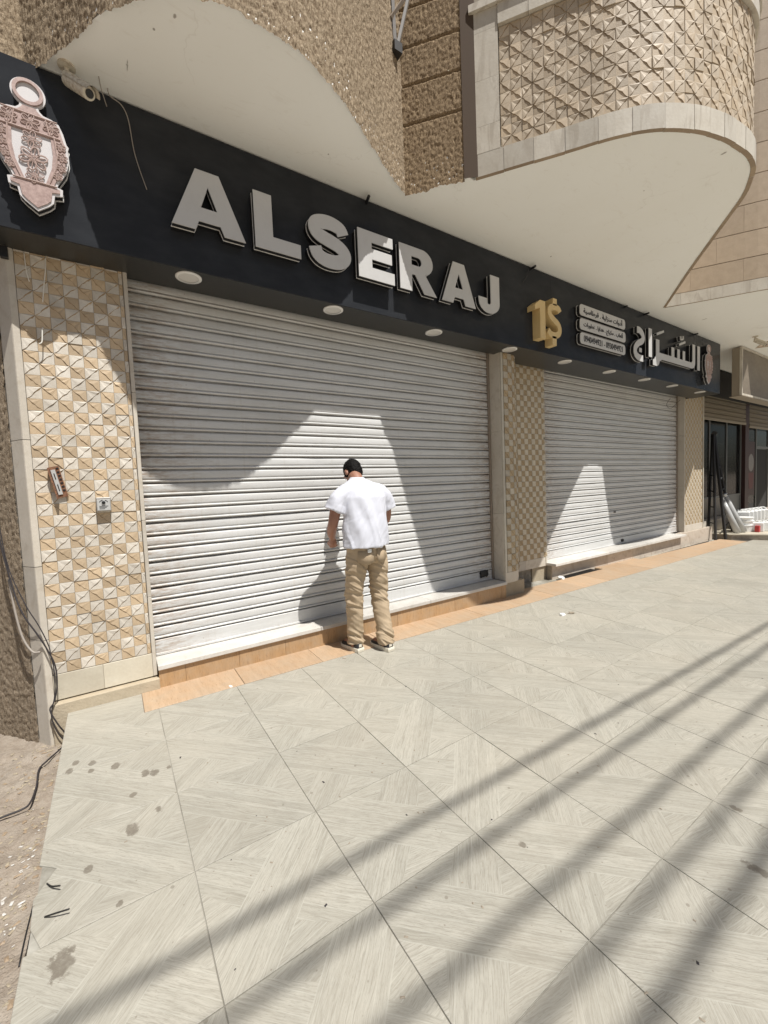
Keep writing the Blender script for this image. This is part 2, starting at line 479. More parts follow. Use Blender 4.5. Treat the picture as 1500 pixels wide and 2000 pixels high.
def box(name, x0, x1, y0, y1, z0, z1, mat, parent=None, bev=0.0, seg=1):
    """box whose own origin sits at its centre"""
    cx, cy, cz = (x0 + x1) / 2, (y0 + y1) / 2, (z0 + z1) / 2
    me = box_me(name, x0 - cx, x1 - cx, y0 - cy, y1 - cy, z0 - cz, z1 - cz, bev, seg)
    return link(name, me, mat, parent, (cx, cy, cz))

def tube_geo(pts, r, n=8, closed=False):
    pts = [Vector(p) for p in pts]
    rs = r if hasattr(r, '__len__') else [r] * len(pts)
    vs_, fs = [], []
    up = None
    N = len(pts)
    for i, p in enumerate(pts):
        if closed:
            d = pts[(i + 1) % N] - pts[i - 1]
        else:
            d = pts[min(i + 1, N - 1)] - pts[max(i - 1, 0)]
        d.normalize()
        if up is None:
            up = Vector((0, 0, 1)) if abs(d.z) < 0.9 else Vector((1, 0, 0))
        s = d.cross(up).normalized()
        up = s.cross(d).normalized()
        for k in range(n):
            a = 2 * math.pi * k / n
            vs_.append(p + (s * math.cos(a) + up * math.sin(a)) * rs[i])
    lim = N if closed else N - 1
    for i in range(lim):
        j = (i + 1) % N
        for k in range(n):
            k2 = (k + 1) % n
            fs.append((i * n + k, i * n + k2, j * n + k2, j * n + k))
    if not closed:
        fs.append(tuple(range(n - 1, -1, -1)))
        fs.append(tuple((N - 1) * n + k for k in range(n)))
    return vs_, fs

class MB:
    def __init__(s):
        s.v, s.f = [], []
    def add(s, vf):
        o = len(s.v)
        s.v += [Vector(v) for v in vf[0]]
        s.f += [tuple(i + o for i in f) for f in vf[1]]
        return s
    def tube(s, pts, r, n=8, closed=False):
        return s.add(tube_geo(pts, r, n, closed))
    def box(s, x0, x1, y0, y1, z0, z1):
        v = [(x, y, z) for x in (x0, x1) for y in (y0, y1) for z in (z0, z1)]
        return s.add((v, [(0, 1, 3, 2), (4, 6, 7, 5), (0, 4, 5, 1), (2, 3, 7, 6), (0, 2, 6, 4), (1, 5, 7, 3)]))
    def me(s, name, smooth=False):
        return mesh(name, s.v, s.f, smooth)
    def build(s, name, mat, parent=None, smooth=False):
        return link(name, s.me(name, smooth), mat, parent)

def smooth_path(pts, n):
    P = [Vector(p) for p in pts]
    P = [P[0] * 2 - P[1]] + P + [P[-1] * 2 - P[-2]]
    out = []
    for i in range(1, len(P) - 2):
        for k in range(n):
            a = k / n
            p0, p1, p2, p3 = P[i - 1], P[i], P[i + 1], P[i + 2]
            out.append(0.5 * ((2 * p1) + (p2 - p0) * a + (2 * p0 - 5 * p1 + 4 * p2 - p3) * a * a + (3 * p1 - p0 - 3 * p2 + p3) * a ** 3))
    out.append(P[-2])
    return out

class Curve2:
    """plan polyline with arc-length lookup"""
    def __init__(s, pts, n=10):
        s.p = smooth_path([(a, b, 0) for a, b in pts], n)
        s.l = [0.0]
        for a, b in zip(s.p, s.p[1:]):
            s.l.append(s.l[-1] + (b - a).length)
        s.L = s.l[-1]
    def at(s, d):
        d = max(0.0, min(s.L, d))
        lo, hi = 0, len(s.l) - 1
        while hi - lo > 1:
            mid = (lo + hi) // 2
            if s.l[mid] <= d:
                lo = mid
            else:
                hi = mid
        seg = s.l[hi] - s.l[lo]
        f = (d - s.l[lo]) / seg if seg > 0 else 0
        return s.p[lo].lerp(s.p[hi], f)
    def fr(s, d, e=0.03):
        p = s.at(d)
        q = (s.at(d + e) - s.at(d - e)).normalized()
        return p, q, Vector((q.y, -q.x, 0))     # point, direction, outward (street side)

def flat_mesh(name, loops, depth, bevel=0.0):
    """closed outlines in (x, z) -> solid plate, front at y=0, back at y=depth"""
    vs_, fs = [], []
    for lp in loops:
        vs_ += [(p[0], 0.0, p[1]) for p in lp]
    n = len(vs_)
    tris = tessellate_polygon([[Vector((p[0], p[1], 0)) for p in lp] for lp in loops])
    vs_ += [(p[0], depth, p[2]) for p in vs_[:n]]
    fs += [tuple(t_) for t_ in tris]
    fs += [tuple(i + n for i in t_[::-1]) for t_ in tris]
    k = 0
    for lp in loops:
        m_ = len(lp)
        for i in range(m_):
            j = (i + 1) % m_
            fs.append((k + i, k + j, n + k + j, n + k + i))
        k += m_
    me = mesh(name, vs_, fs)
    bm = bmesh.new(); bm.from_mesh(me)
    bmesh.ops.recalc_face_normals(bm, faces=bm.faces)
    bm.to_mesh(me); bm.free()
    return me

def text_mesh(name, body, width, height, depth, off=0.0):
    cu = bpy.data.curves.new(name, 'FONT')
    cu.body = body
    cu.extrude = 0.02
    cu.offset = off
    o = bpy.data.objects.new(name, cu)
    C.objects.link(o)
    dg = bpy.context.evaluated_depsgraph_get()
    me = bpy.data.meshes.new_from_object(o.evaluated_get(dg))
    bpy.data.objects.remove(o)
    bpy.data.curves.remove(cu)
    xs = [v.co.x for v in me.vertices]
    ys = [v.co.y for v in me.vertices]
    x0, x1, y0, y1 = min(xs), max(xs), min(ys), max(ys)
    for v in me.vertices:
        a, b, c_ = v.co
        v.co = ((a - x0) / (x1 - x0) * width - width / 2, -c_ / 0.02 * depth / 2, (b - y0) / (y1 - y0) * height - height / 2)
    me.materials.clear()
    me.name = name
    return me

def inflate(lp, d):
    n = len(lp)
    area = sum(lp[i][0] * lp[(i + 1) % n][1] - lp[(i + 1) % n][0] * lp[i][1] for i in range(n))
    s = 1 if area > 0 else -1
    out = []
    for i in range(n):
        p0, p1, p2 = Vector(lp[i - 1]), Vector(lp[i]), Vector(lp[(i + 1) % n])
        a = (p1 - p0)
        b = (p2 - p1)
        if a.length < 1e-7 or b.length < 1e-7:
            out.append(tuple(p1))
            continue
        a.normalize(); b.normalize()
        n1 = Vector((a.y, -a.x)) * s
        n2 = Vector((b.y, -b.x)) * s
        k = (n1 + n2)
        if k.length < 1e-6:
            k = n1
        k.normalize()
        out.append(tuple(p1 + k * d / max(0.5, k.dot(n1))))
    return out

def stroke(pts, wd, w2=None):
    """thick line outline around a centre line with flat ends"""
    P = [Vector(p) for p in pts]
    L, Rr = [], []
    for i, p in enumerate(P):
        d = (P[min(i + 1, len(P) - 1)] - P[max(i - 1, 0)]).normalized()
        nrm = Vector((-d.y, d.x))
        f = i / (len(P) - 1)
        ww = wd if w2 is None else wd + (w2 - wd) * f
        L.append(tuple(p + nrm * ww / 2))
        Rr.append(tuple(p - nrm * ww / 2))
    return L + Rr[::-1]

def arc(cx, cz, rx, rz, a0, a1, n=16):
    return [(cx + rx * math.cos(R(a0 + (a1 - a0) * i / n)), cz + rz * math.sin(R(a0 + (a1 - a0) * i / n))) for i in range(n + 1)]

def sp2(pts, n=8):
    return [(p.x, p.y) for p in smooth_path([(a, b, 0) for a, b in pts], n)]

# ------------------------------------------------------------------ ground and pavement
def gz(x, y):
    return -0.0093977 * x + 0.0226595 * (y - 3.48)

def dirt_z(x, y):
    z = -0.205 + (3.5 - y) * 0.038
    if x < -0.2:
        k = min(1.0, (-0.2 - x) * 4)
        z += k * (0.03 * noise.noise((x * 2.1, y * 2.1, 0)) + 0.022 * noise.noise((x * 9, y * 9, 3)) + 0.010 * noise.noise((x * 23, y * 23, 5)))
    if x > -0.30:
        z -= 0.25 * min(1.0, (x + 0.30) * 10)
    far = max(0.0, math.hypot(x, y - 2) - 9)
    if far > 0:
        z = min(z, -0.32) if x > -0.3 else z * max(0, 1 - far / 8) - 0.36 * min(1, far / 8)
    return z
xs = [-600, -200, -80, -30, -14, -8, -5, -3.5] + [-2.6 + 0.05 * i for i in range(32)] + [-1.0 + 0.016 * i for i in range(46)] + [-0.2, 0.2, 3, 8, 14, 25, 40, 80, 200, 600]
ys = [-600, -200, -80, -30, -14, -6, -3, -1.5] + [-0.4 + 0.05 * i for i in range(26)] + [0.9 + 0.018 * i for i in range(155)] + [3.72 + 0.06 * i for i in range(14)] + [5, 6, 9, 15, 30, 80, 200, 600]
vv = [(a, b, max(-0.5, dirt_z(a, b)) if abs(a) < 60 and abs(b) < 60 else -0.42) for b in ys for a in xs]
nx = len(xs)
ff = [(j * nx + i, j * nx + i + 1, (j + 1) * nx + i + 1, (j + 1) * nx + i) for j in range(len(ys) - 1) for i in range(nx - 1)]
o = link('ground', mesh('ground', vv, ff, True), 'dirt')
tag(o, 'bare brown earth with rubble beside the tiled pavement', kind='structure')

# pavement bed (mortar) with tiles
PX0, PX1 = -0.335, 30.0
bed = MB()
v = []
for (a, b) in ((PX0, -14), (PX1, -14), (PX1, 3.20), (PX0, 3.20)):
    v.append((a, b, gz(a, b) - 0.004))
for (a, b) in ((PX0, -14), (PX1, -14), (PX1, 3.20), (PX0, 3.20)):
    v.append((a, b, gz(a, b) - 0.16))
bed.add((v, [(0, 1, 2, 3), (7, 6, 5, 4), (0, 4, 5, 1), (1, 5, 6, 2), (2, 6, 7, 3), (3, 7, 4, 0)]))
v = []
for (a, b) in ((PX0, 3.20), (12.05, 3.20), (12.05, 4.3), (PX0, 4.3)):
    v.append((a, b, gz(a, b) - 0.030))
for (a, b) in ((PX0, 3.20), (12.05, 3.20), (12.05, 4.3), (PX0, 4.3)):
    v.append((a, b, gz(a, b) - 0.16))
bed.add((v, [(0, 1, 2, 3), (7, 6, 5, 4), (0, 4, 5, 1), (1, 5, 6, 2), (2, 6, 7, 3), (3, 7, 4, 0)]))
pavement = bed.build('pavement', 'grout')
tag(pavement, 'forecourt paved with pale grey wood-look tiles', kind='structure')

TX, TY = 0.5225, 0.51
def tile_me(name, w_, d_, ox=0.0, oy=0.0, ch=0.0012, th=0.010, cut=None):
    g = 0.0016
    x0, x1, y0, y1 = -w_ / 2 + g + ox, w_ / 2 - g + ox, -d_ / 2 + g + oy, d_ / 2 - g + oy
    if cut:
        out = cut
    else:
        out = [(x0, y0), (x1, y0), (x1, y1), (x0, y1)]
    n = len(out)
    ins = inflate(out, -ch)
    vs_ = [(a, b, 0) for a, b in ins] + [(a, b, -ch) for a, b in out] + [(a, b, -th) for a, b in out]
    fs = [tuple(range(n))]
    for i in range(n):
        j = (i + 1) % n
        fs.append((i, n + i, n + j, j))
        fs.append((n + i, 2 * n + i, 2 * n + j, n + j))
    return mesh(name, vs_, fs)
tm = tile_me('tile', TX, TY)
last = 3.195 - (1.232 + 3 * TY)
tml = tile_me('tile_cut', TX, last, 0, -(TY - last) / 2)
broken = tile_me('tile_broken', TX, TY, cut=[(-0.215, -0.2534), (0.2597, -0.2534), (0.2597, 0.2534), (-0.2597, 0.2534), (-0.2597, 0.140), (-0.20, 0.085), (-0.2597, -0.03), (-0.252, -0.16)])
corner_tile = tile_me('tile_corner', TX, TY, cut=[(-0.2597, -0.2534), (0.2597, -0.2534), (0.2597, 0.1765), (0.175, 0.1765), (0.175, 0.482), (-0.2597, 0.482)])
tilt = Matrix.Rotation(math.atan(0.0093977), 4, 'Y') @ Matrix.Rotation(math.atan(0.0226595), 4, 'X')
rng = random.Random(3)
for j in range(-3, 4):
    for i in range(-3, 25):
        cx = 1.221 + (i + 0.5) * TX
        cy = 1.232 + (j + 0.5) * TY
        if j == 0 and i > 16 or j < 0 and i > 11 - (-j) * 2 + 6:
            if j < 0 and i > 12:
                continue
        me = corner_tile if (j == 3 and i == -3) else tml if j == 3 else (broken if (i == -3 and j == 1) else tm)
        ob = link('tile', me, 'wood_look_tile', pavement)
        mm = tilt.copy()
        mm.translation = (cx, cy, gz(cx, cy) + rng.uniform(-0.0008, 0.0008))
        ob.matrix_basis = mm
# far tiles too small to pick out: one joined sheet of real tiles
far = MB()
for j in range(-12, 4):
    for i in range(-3, 52):
        inside = (-3 <= j <= 3 and i < 25 and not (j < 0 and i > 12))
        if inside:
            continue
        g = 0.0016
        x0, x1 = 1.221 + i * TX + g, 1.221 + (i + 1) * TX - g
        y0, y1 = 1.232 + j * TY + g, min(3.195, 1.232 + (j + 1) * TY) - g
        far.add(([(a, b, gz(a, b)) for a, b in ((x0, y0), (x1, y0), (x1, y1), (x0, y1))], [(0, 1, 2, 3)]))
o = far.build('tile_field', 'wood_look_tile', pavement)
o['kind'] = 'stuff'

# orange stone border strip along the shop step
strip = empty('border_strip', (0.1, 3.36, 0))
strip['kind'] = 'structure'
strip['label'] = 'orange travertine border strip between tiles and shop step'
def sheet_slab(name, x0, x1, y0, y1, top, mat, parent, th=0.024, ch=0.0015):
    cx, cy = (x0 + x1) / 2, (y0 + y1) / 2
    me = tile_me(name, x1 - x0, y1 - y0, ch=ch, th=th)
    ob = link(name, me, mat, parent)
    mm = tilt.copy()
    mm.translation = Vector((cx, cy, gz(cx, cy) + top)) - (parent.location if parent else Vector())
    ob.matrix_basis = mm
    return ob
xx = 0.09
k = 0
while xx < 11.8:
    ln = 0.66 if k % 3 else 0.67
    x1 = min(11.9, xx + ln)
    y1 = 3.545 if xx < 4.0 else (3.66 if xx < 6.55 else (3.80 if x1 < 8.5 else 3.70))
    sheet_slab('slab', xx, x1, 3.196, y1, 0.002 + 0.001 * (k % 2), 'strip_stone', strip)
    xx = x1
    k += 1

# ------------------------------------------------------------------ building
bld = empty('commercial_building', (0, 3.6, 0))
tag(bld, 'commercial building with curved stone balconies above the shuttered shops', 'building')
BL = bld.location
def bpart(name, me, mat, parent=None):
    o = link(name, me, mat, parent or bld)
    if parent is None:
        o.location = -BL
    return o
def bbox(name, x0, x1, y0, y1, z0, z1, mat, parent=None, bev=0.0):
    o = box(name, x0, x1, y0, y1, z0, z1, mat, parent or bld, bev)
    if parent is None:
        o.location = o.location - BL
    return o
ZS = 4.07
ARC = Curve2([(-.25, 3.365), (-.193, 3.277), (-.062, 3.097), (.042, 2.92), (.13, 2.775), (.228, 2.657), (.42, 2.478), (.663, 2.388), (.85, 2.372), (1.046, 2.382),
              (1.18, 2.408), (1.27, 2.438), (1.479, 2.535), (1.697, 2.66), (1.905, 2.782), (2.058, 2.878), (2.241, 2.970), (2.38, 3.045)])
RET = Curve2([(2.38, 3.045), (2.503, 2.900), (2.627, 2.755), (2.75, 2.61)])
BAL = Curve2([(2.78, 2.60), (2.94, 2.38), (3.10, 2.16), (3.25, 1.955), (3.41, 1.73), (3.60, 1.545), (3.82, 1.41), (4.09, 1.31), (4.35, 1.26), (4.58, 1.24), (4.77, 1.255),
              (4.96, 1.32), (5.20, 1.44), (5.52, 1.67), (5.97, 2.00), (6.54, 2.41), (7.41, 3.01)])
BAY = Curve2([(7.41, 3.01), (7.60, 2.74), (7.80, 2.42), (8.08, 1.98), (8.20, 1.90), (8.6, 1.84), (9.2, 1.82), (9.8, 1.87), (10.25, 1.98), (10.72, 2.22), (11.53, 2.95)], 6)
BAY2 = Curve2([(11.53, 2.95), (11.9, 2.5), (12.4, 1.95), (13.5, 1.8), (15, 1.85), (16.5, 2.1), (18, 2.6)], 6)
# soffit slab
contour = [(-0.27, 3.40)]
for cv, a, b in ((ARC, 0.0, 0.0), (RET, 0.0, 0.0), (BAL, 0.032, 0.0), (BAY, 0.03, 0), (BAY2, 0.02, 0)):
    n = int(cv.L / 0.04)
    for i in range(n + 1):
        p_, q_, nn = cv.fr(cv.L * i / n)
        p_ = p_ - nn * a
        contour.append((p_.x, p_.y))
contour += [(18, 5.0), (-0.27, 5.0)]
me = flat_mesh('soffit', [contour], 0.22)
for v_ in me.vertices:
    a, b, c_ = v_.co       # (x, depth, "z" = plan y)
    v_.co = (a, c_, ZS + b)
me.update()
bpart('soffit', me, 'soffit_paint')

# thrown-plaster parapets: displaced skin + backing
def rough_skin(name, cv, z0, z1, mat, amp, step=0.0095, grooves=(), ragged=0.02, off=0.0, s0=0.0, s1=None):
    s1 = cv.L if s1 is None else s1
    nu = int((s1 - s0) / step)
    nv = int((z1 - z0) / step)
    vs_, fs = [], []
    for i in range(nu + 1):
        p_, q_, nn = cv.fr(s0 + (s1 - s0) * i / nu)
        rg = ragged * (noise.noise((i * 0.09, 7.7, z0)) * 0.9 + noise.noise((i * 0.31, 2.7, z0)) * 0.8)
        for j in range(nv + 1):
            z = z0 + (z1 - z0) * j / nv
            if j == 0:
                z += rg - ragged * 0.4
            P = Vector((p_.x, p_.y, z))
            hgt = noise.noise((P.x * 72, P.y * 72, z * 34)) * 0.55 + noise.noise((P.x * 130, P.y * 130, z * 62)) * 0.5
            dsp = off + amp * (0.35 + max(-0.5, hgt))
            for g in grooves:
                if abs(z - g) < 0.009:
                    dsp = -0.020
            P += nn * dsp
            vs_.append(P)
    w_ = nv + 1
    for i in range(nu):
        for j in range(nv):
            a = i * w_ + j
            fs.append((a, a + w_, a + w_ + 1, a + 1))
    return mesh(name, vs_, fs, True)
parapet = bpart('plaster_parapet', rough_skin('plaster_parapet', ARC, ZS - 0.012, 5.75, 'x', 0.0135), 'rough_plaster')
bpart('plaster_return', rough_skin('plaster_return', RET, ZS - 0.012, 6.0, 'x', 0.013, grooves=(4.63, 4.955, 5.27, 5.59), s1=RET.L - 0.045), 'rough_plaster_brown')
def wall_strip(name, cv, z0, z1, mat, inset, th=0.12, s0=0, s1=None, step=0.08, parent=None):
    s1 = cv.L if s1 is None else s1
    n = max(1, int((s1 - s0) / step))
    vs_, fs = [], []
    for i in range(n + 1):
        p_, q_, nn = cv.fr(s0 + (s1 - s0) * i / n)
        for d in (inset, inset + th):
            P = p_ - nn * d
            vs_ += [(P.x, P.y, z0), (P.x, P.y, z1)]
    for i in range(n):
        a, b = i * 4, i * 4 + 4
        fs += [(a, b, b + 1, a + 1), (a + 2, a + 3, b + 3, b + 2), (a, a + 2, b + 2, b), (a + 1, b + 1, b + 3, a + 3)]
    fs += [(0, 1, 3, 2), (n * 4, n * 4 + 2, n * 4 + 3, n * 4 + 1)]
    return bpart(name, mesh(name, vs_, fs), mat, parent)
wall_strip('parapet_core', ARC, ZS + 0.01, 5.75, 'concrete', 0.03)
wall_strip('return_core', RET, ZS + 0.01, 6.0, 'concrete', 0.03)
# dark strip between plaster return and stone frame
p_, q_, nn = RET.fr(RET.L - 0.02)
mb = MB()
for s_, e_ in ((RET.L - 0.046, RET.L + 0.0),):
    a = RET.at(s_) + nn * 0.012
    b = BAL.at(0.045) + BAL.fr(0.045)[2] * 0.003
    mb.add(([(a.x, a.y, ZS - 0.004), (b.x, b.y, ZS - 0.004), (b.x, b.y, 6.0), (a.x, a.y, 6.0)], [(0, 1, 2, 3)]))
M['joint_dark'] = T('joint_dark').set((0.075, 0.05, 0.032), 0.9)
bpart('joint_strip', mb.me('joint_strip'), 'joint_dark')
# upper wall behind, left plaster wall above the sign
mb = MB()
mb.box(-0.9, 18, 3.62, 4.4, ZS + 0.225, 8.2)
bpart('upper_wall', mb.me('upper_wall'), 'rough_wall')
LW = Curve2([(-1.6, 3.37), (-0.9, 3.37), (-0.2, 3.37)])
bpart('plaster_panel', rough_skin('plaster_panel', LW, ZS + 0.035, 5.3, 'x', 0.0135), 'rough_plaster')

# stone-clad balcony
balc = wall_strip('stone_balcony', BAL, ZS + 0.005, 5.9, 'concrete', 0.034, 0.10)
def rough_tile(name, w_, h_, slash, seed, amp=0.011, th=0.010, wid=0.013):
    """square cladding piece with a cleft ridge along one diagonal; origin lower left, front at -y"""
    rg = random.Random(seed)
    g = 0.0007
    x0, x1, z0, z1 = g, w_ - g, g, h_ - g
    y = -th
    K = 6
    a, b = ((x0, z0), (x1, z1)) if slash else ((x0, z1), (x1, z0))
    low, crest = [], []
    cl = lambda q, lo, hi: max(lo, min(hi, q))
    for i in range(K + 1):
        f = i / K
        px, pz = a[0] + (b[0] - a[0]) * f, a[1] + (b[1] - a[1]) * f
        end = i in (0, K)
        j = 0.0 if end else rg.uniform(-0.006, 0.006)
        wl = wid * (0.3 if end else rg.choice((0.15, 0.3, 0.5, 0.8, 1.3)))
        low.append((cl(px + 0.3 * j, x0, x1), y, cl(pz + j - wl, z0, z1)))
        crest.append((cl(px, x0, x1), y - amp * (0.35 if end else rg.choice((0.3, 0.5, 0.7, 0.85, 1.1, 1.3))), cl(pz + j, z0, z1)))
    vs_ = low + crest
    n = K + 1
    fs = []
    for i in range(K):
        fs.append((i, i + 1, n + i + 1, n + i))
    cl_ = len(vs_)
    vs_ += [(x0, y, z0), (x1, y, z0), (x1, y, z1), (x0, y, z1), (x0, 0, z0), (x1, 0, z0), (x1, 0, z1), (x0, 0, z1)]
    A, B, Cc, D = cl_, cl_ + 1, cl_ + 2, cl_ + 3
    lowc, topc = (B, D) if slash else (A, Cc)
    for i in range(K):
        fs.append((i + 1, i, lowc))
        fs.append((n + i, n + i + 1, topc))
    for p0, p1 in ((0, 1), (1, 2), (2, 3), (3, 0)):
        fs.append((cl_ + p0, cl_ + p1, cl_ + 4 + p1, cl_ + 4 + p0))
    me = mesh(name, vs_, fs)
    bm = bmesh.new(); bm.from_mesh(me)
    bmesh.ops.recalc_face_normals(bm, faces=bm.faces)
    bm.to_mesh(me); bm.free()
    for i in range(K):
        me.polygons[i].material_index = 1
    return me
NVAR = 7
def tile_set(w_, h_, ma_, mb_, amp, wid=0.013, cleft='tile_cleft'):
    out = []
    for s in (True, False):
        row = []
        for i in range(NVAR):
            me = rough_tile('tile', w_, h_, s, 100 * i + s, amp, wid=wid)
            me.materials.append(M[ma_ if s else mb_])
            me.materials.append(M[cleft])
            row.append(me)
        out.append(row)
    return out
def lay(parent, cv, s0, ncol, z0, nrow, w_, h_, sets, rg, off=0.0, origin=Vector((0, 0, 0)), jit=0.003, name='tile'):
    for i in range(ncol):
        p_, q_, nn = cv.fr(s0 + (i + 0.5) * w_, w_ * 0.5)
        th = math.atan2(q_.y, q_.x)
        base = p_ - q_ * (w_ / 2)
        for j in range(nrow):
            k = (i + j) % 2
            pr = rg.uniform(0, jit) + (0.005 if rg.random() < 0.10 else 0)
            P = base + nn * (pr + off) + Vector((0, 0, z0 + j * h_)) - origin
            link(name, rg.choice(sets[k]), None, parent, P, th)
rg = random.Random(11)
bs = tile_set(0.0852, 0.0862, 'balcony_light', 'balcony_mid', 0.0050, 0.0115, 'balcony_cleft')
BASE_S = 0.236
lay(balc, BAL, BASE_S, 27, 4.252, 11, 0.0852, 0.0862, bs, rg, off=-0.030, jit=0.006)
# the hidden back of the curve, joined
mb = MB()
for i in range(27, int((BAL.L - BASE_S) / 0.0852)):
    p_, q_, nn = BAL.fr(BASE_S + (i + 0.5) * 0.0852, 0.0426)
    a, b = p_ - q_ * 0.042 - nn * 0.02, p_ + q_ * 0.042 - nn * 0.02
    for j in range(11):
        z = 4.253 + j * 0.0862
        mid = (a + b) / 2 + nn * 0.01
        mb.add(([(a.x, a.y, z), (b.x, b.y, z), (b.x, b.y, z + 0.085), (a.x, a.y, z + 0.085), (mid.x, mid.y, z + 0.0425)], [(0, 1, 4), (1, 2, 4), (2, 3, 4), (3, 0, 4)]))
o = bpart('tile_rear', mb.me('tile_rear'), 'balcony_light', balc)
o['kind'] = 'stuff'
def curved_slab(name, cv, s0, s1, z0, z1, mat, parent, out=0.0, th=0.034, under=None, n=4):
    vs_, fs = [], []
    for i in range(n + 1):
        p_, q_, nn = cv.fr(s0 + (s1 - s0) * i / n)
        a = p_ + nn * out
        b = p_ - nn * (th - out)
        vs_ += [(a.x, a.y, z0), (a.x, a.y, z1), (b.x, b.y, z1), (b.x, b.y, z0)]
    for i in range(n):
        a, b = 4 * i, 4 * i + 4
        fs += [(a, b, b + 1, a + 1), (a + 1, b + 1, b + 2, a + 2), (a + 2, b + 2, b + 3, a + 3), (a + 3, b + 3, b, a)]
    e = n * 4
    fs += [(0, 1, 2, 3), (e, e + 3, e + 2, e + 1)]
    me = mesh(name, vs_, fs)
    o = bpart(name, me, mat, parent)
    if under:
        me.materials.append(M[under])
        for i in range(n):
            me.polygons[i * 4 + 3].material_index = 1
    return o
s_ = 0.02
k = 0
while s_ < BAL.L - 0.02:
    ln = 0.235 if s_ < 1.5 or s_ > 2.9 else 0.155
    e_ = min(BAL.L - 0.005, s_ + ln)
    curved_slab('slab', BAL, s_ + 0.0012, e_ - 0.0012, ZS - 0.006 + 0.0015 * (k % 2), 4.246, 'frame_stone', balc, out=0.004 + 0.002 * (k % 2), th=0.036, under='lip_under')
    s_ = e_
    k += 1
for z0, z1 in ((4.2475, 4.46), (4.4615, 4.825), (4.8265, 5.2), (5.2015, 5.36)):
    curved_slab('slab', BAL, 0.025, 0.228, z0, z1, 'frame_stone', balc, out=0.005, th=0.034, n=2)
for k in range(12):
    curved_slab('slab', BAL, 0.231 + k * 0.24, 0.231 + (k + 1) * 0.24 - 0.002, 5.205, 5.36, 'frame_stone', balc, out=0.016, th=0.05)
curved_slab('coping', BAL, 0.0, 3.2, 5.362, 5.42, 'frame_stone', balc, out=0.035, th=0.10, n=24)
curved_slab('coping', BAL, 3.2, BAL.L, 5.20, 5.42, 'frame_stone', balc, out=0.035, th=0.10, n=24)

# right bay with stone courses
bay = wall_strip('stone_bay', BAY, ZS + 0.005, 9.0, 'dirty_beige', 0.028, 0.1)
zc = [ZS - 0.004, 4.245, 4.565, 4.935, 5.315, 5.71, 6.12, 6.53, 6.95, 7.35, 7.75, 8.15, 8.55, 8.95]
for j in range(len(zc) - 1):
    s_ = 0.0
    k = 0
    while s_ < BAY.L - 0.02:
        ln = (0.64 if j else 0.52) * (0.5 if (k == 0 and j % 2) else 1.0)
        if j == 0 and k == 0:
            ln = 0.20
        e_ = min(BAY.L, s_ + ln)
        o = curved_slab('slab', BAY, s_ + 0.001, e_ - 0.001, zc[j] + 0.004, zc[j + 1] - 0.006, 'frame_stone' if j == 0 else 'course_stone', bay,
                        out=0.006 if j == 0 else 0.0, th=0.03, under='lip_under' if j == 0 else None)
        s_ = e_
        k += 1
bay2 = wall_strip('rear_bay', BAY2, ZS - 0.004, 9.0, 'course_stone', 0.0, 0.12)

# lower walls behind everything
mb = MB()
mb.box(-0.45, 19, 5.0, 5.3, -0.4, ZS - 0.002)
mb.box(-0.40, 0.19, 3.60, 4.99, -0.3, ZS - 0.002)
mb.box(4.20, 4.9, 3.90, 4.99, -0.3, ZS - 0.002)
mb.box(4.92, 5.58, 4.02, 4.99, -0.3, ZS - 0.002)
mb.box(10.46, 11.43, 3.93, 4.99, -0.3, ZS - 0.002)
bpart('back_wall', mb.me('back_wall'), 'interior_wall')

# ---- left pilaster
pil = bpart('pilaster', box_me('pilaster', -0.42, 0.178, 3.565, 3.598, 0.0, 3.30), 'dirty_beige')
PF = Curve2([(-0.60, 3.562), (0.0, 3.562), (0.60, 3.562)])
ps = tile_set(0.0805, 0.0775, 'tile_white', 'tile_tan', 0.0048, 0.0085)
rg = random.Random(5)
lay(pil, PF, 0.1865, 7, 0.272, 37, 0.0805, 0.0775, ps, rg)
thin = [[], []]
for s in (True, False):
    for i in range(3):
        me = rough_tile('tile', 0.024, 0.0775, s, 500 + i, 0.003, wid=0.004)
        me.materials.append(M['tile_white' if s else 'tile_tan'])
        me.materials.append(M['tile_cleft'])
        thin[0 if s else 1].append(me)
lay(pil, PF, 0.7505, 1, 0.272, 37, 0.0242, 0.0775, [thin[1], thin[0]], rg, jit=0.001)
for z0, z1 in ((0.095, 0.70), (0.702, 1.28), (1.282, 2.22), (2.222, 3.30)):
    bpart('trim', box_me('trim', 0.178, 0.204, 3.541, 3.60, z0, z1, 0.003), 'jamb_stone', pil)
for z0, z1 in ((-0.27, 0.52), (0.522, 1.02), (1.022, 1.86), (1.862, 3.30)):
    # corner stone: narrow face to the street, broad face turning away
    prof = [(-0.4155, 3.546), (-0.4155, 3.598), (-0.46, 3.70), (-0.525, 3.65), (-0.455, 3.538), (-0.449, 3.533)]
    n = len(prof)
    vs_ = [(a, b, z0 + 0.001) for a, b in prof] + [(a, b, z1 - 0.001) for a, b in prof]
    fs = [tuple(range(n)), tuple(range(2 * n - 1, n - 1, -1))] + [(i, n + i, n + (i + 1) % n, (i + 1) % n) for i in range(n)]
    bpart('corner_stone', mesh('corner_stone', vs_, fs), 'jamb_stone', pil)
bpart('base_slab', box_me('base_slab', -0.414, -0.13, 3.547, 3.60, 0.092, 0.268, 0.002), 'base_stone', pil)
bpart('base_slab', box_me('base_slab', -0.129, 0.177, 3.547, 3.60, 0.092, 0.268, 0.002), 'base_stone', pil)
bpart('plinth', box_me('plinth', -0.43, 0.215, 3.500, 3.60, -0.30, 0.082, 0.006), 'plaster_plinth', pil)
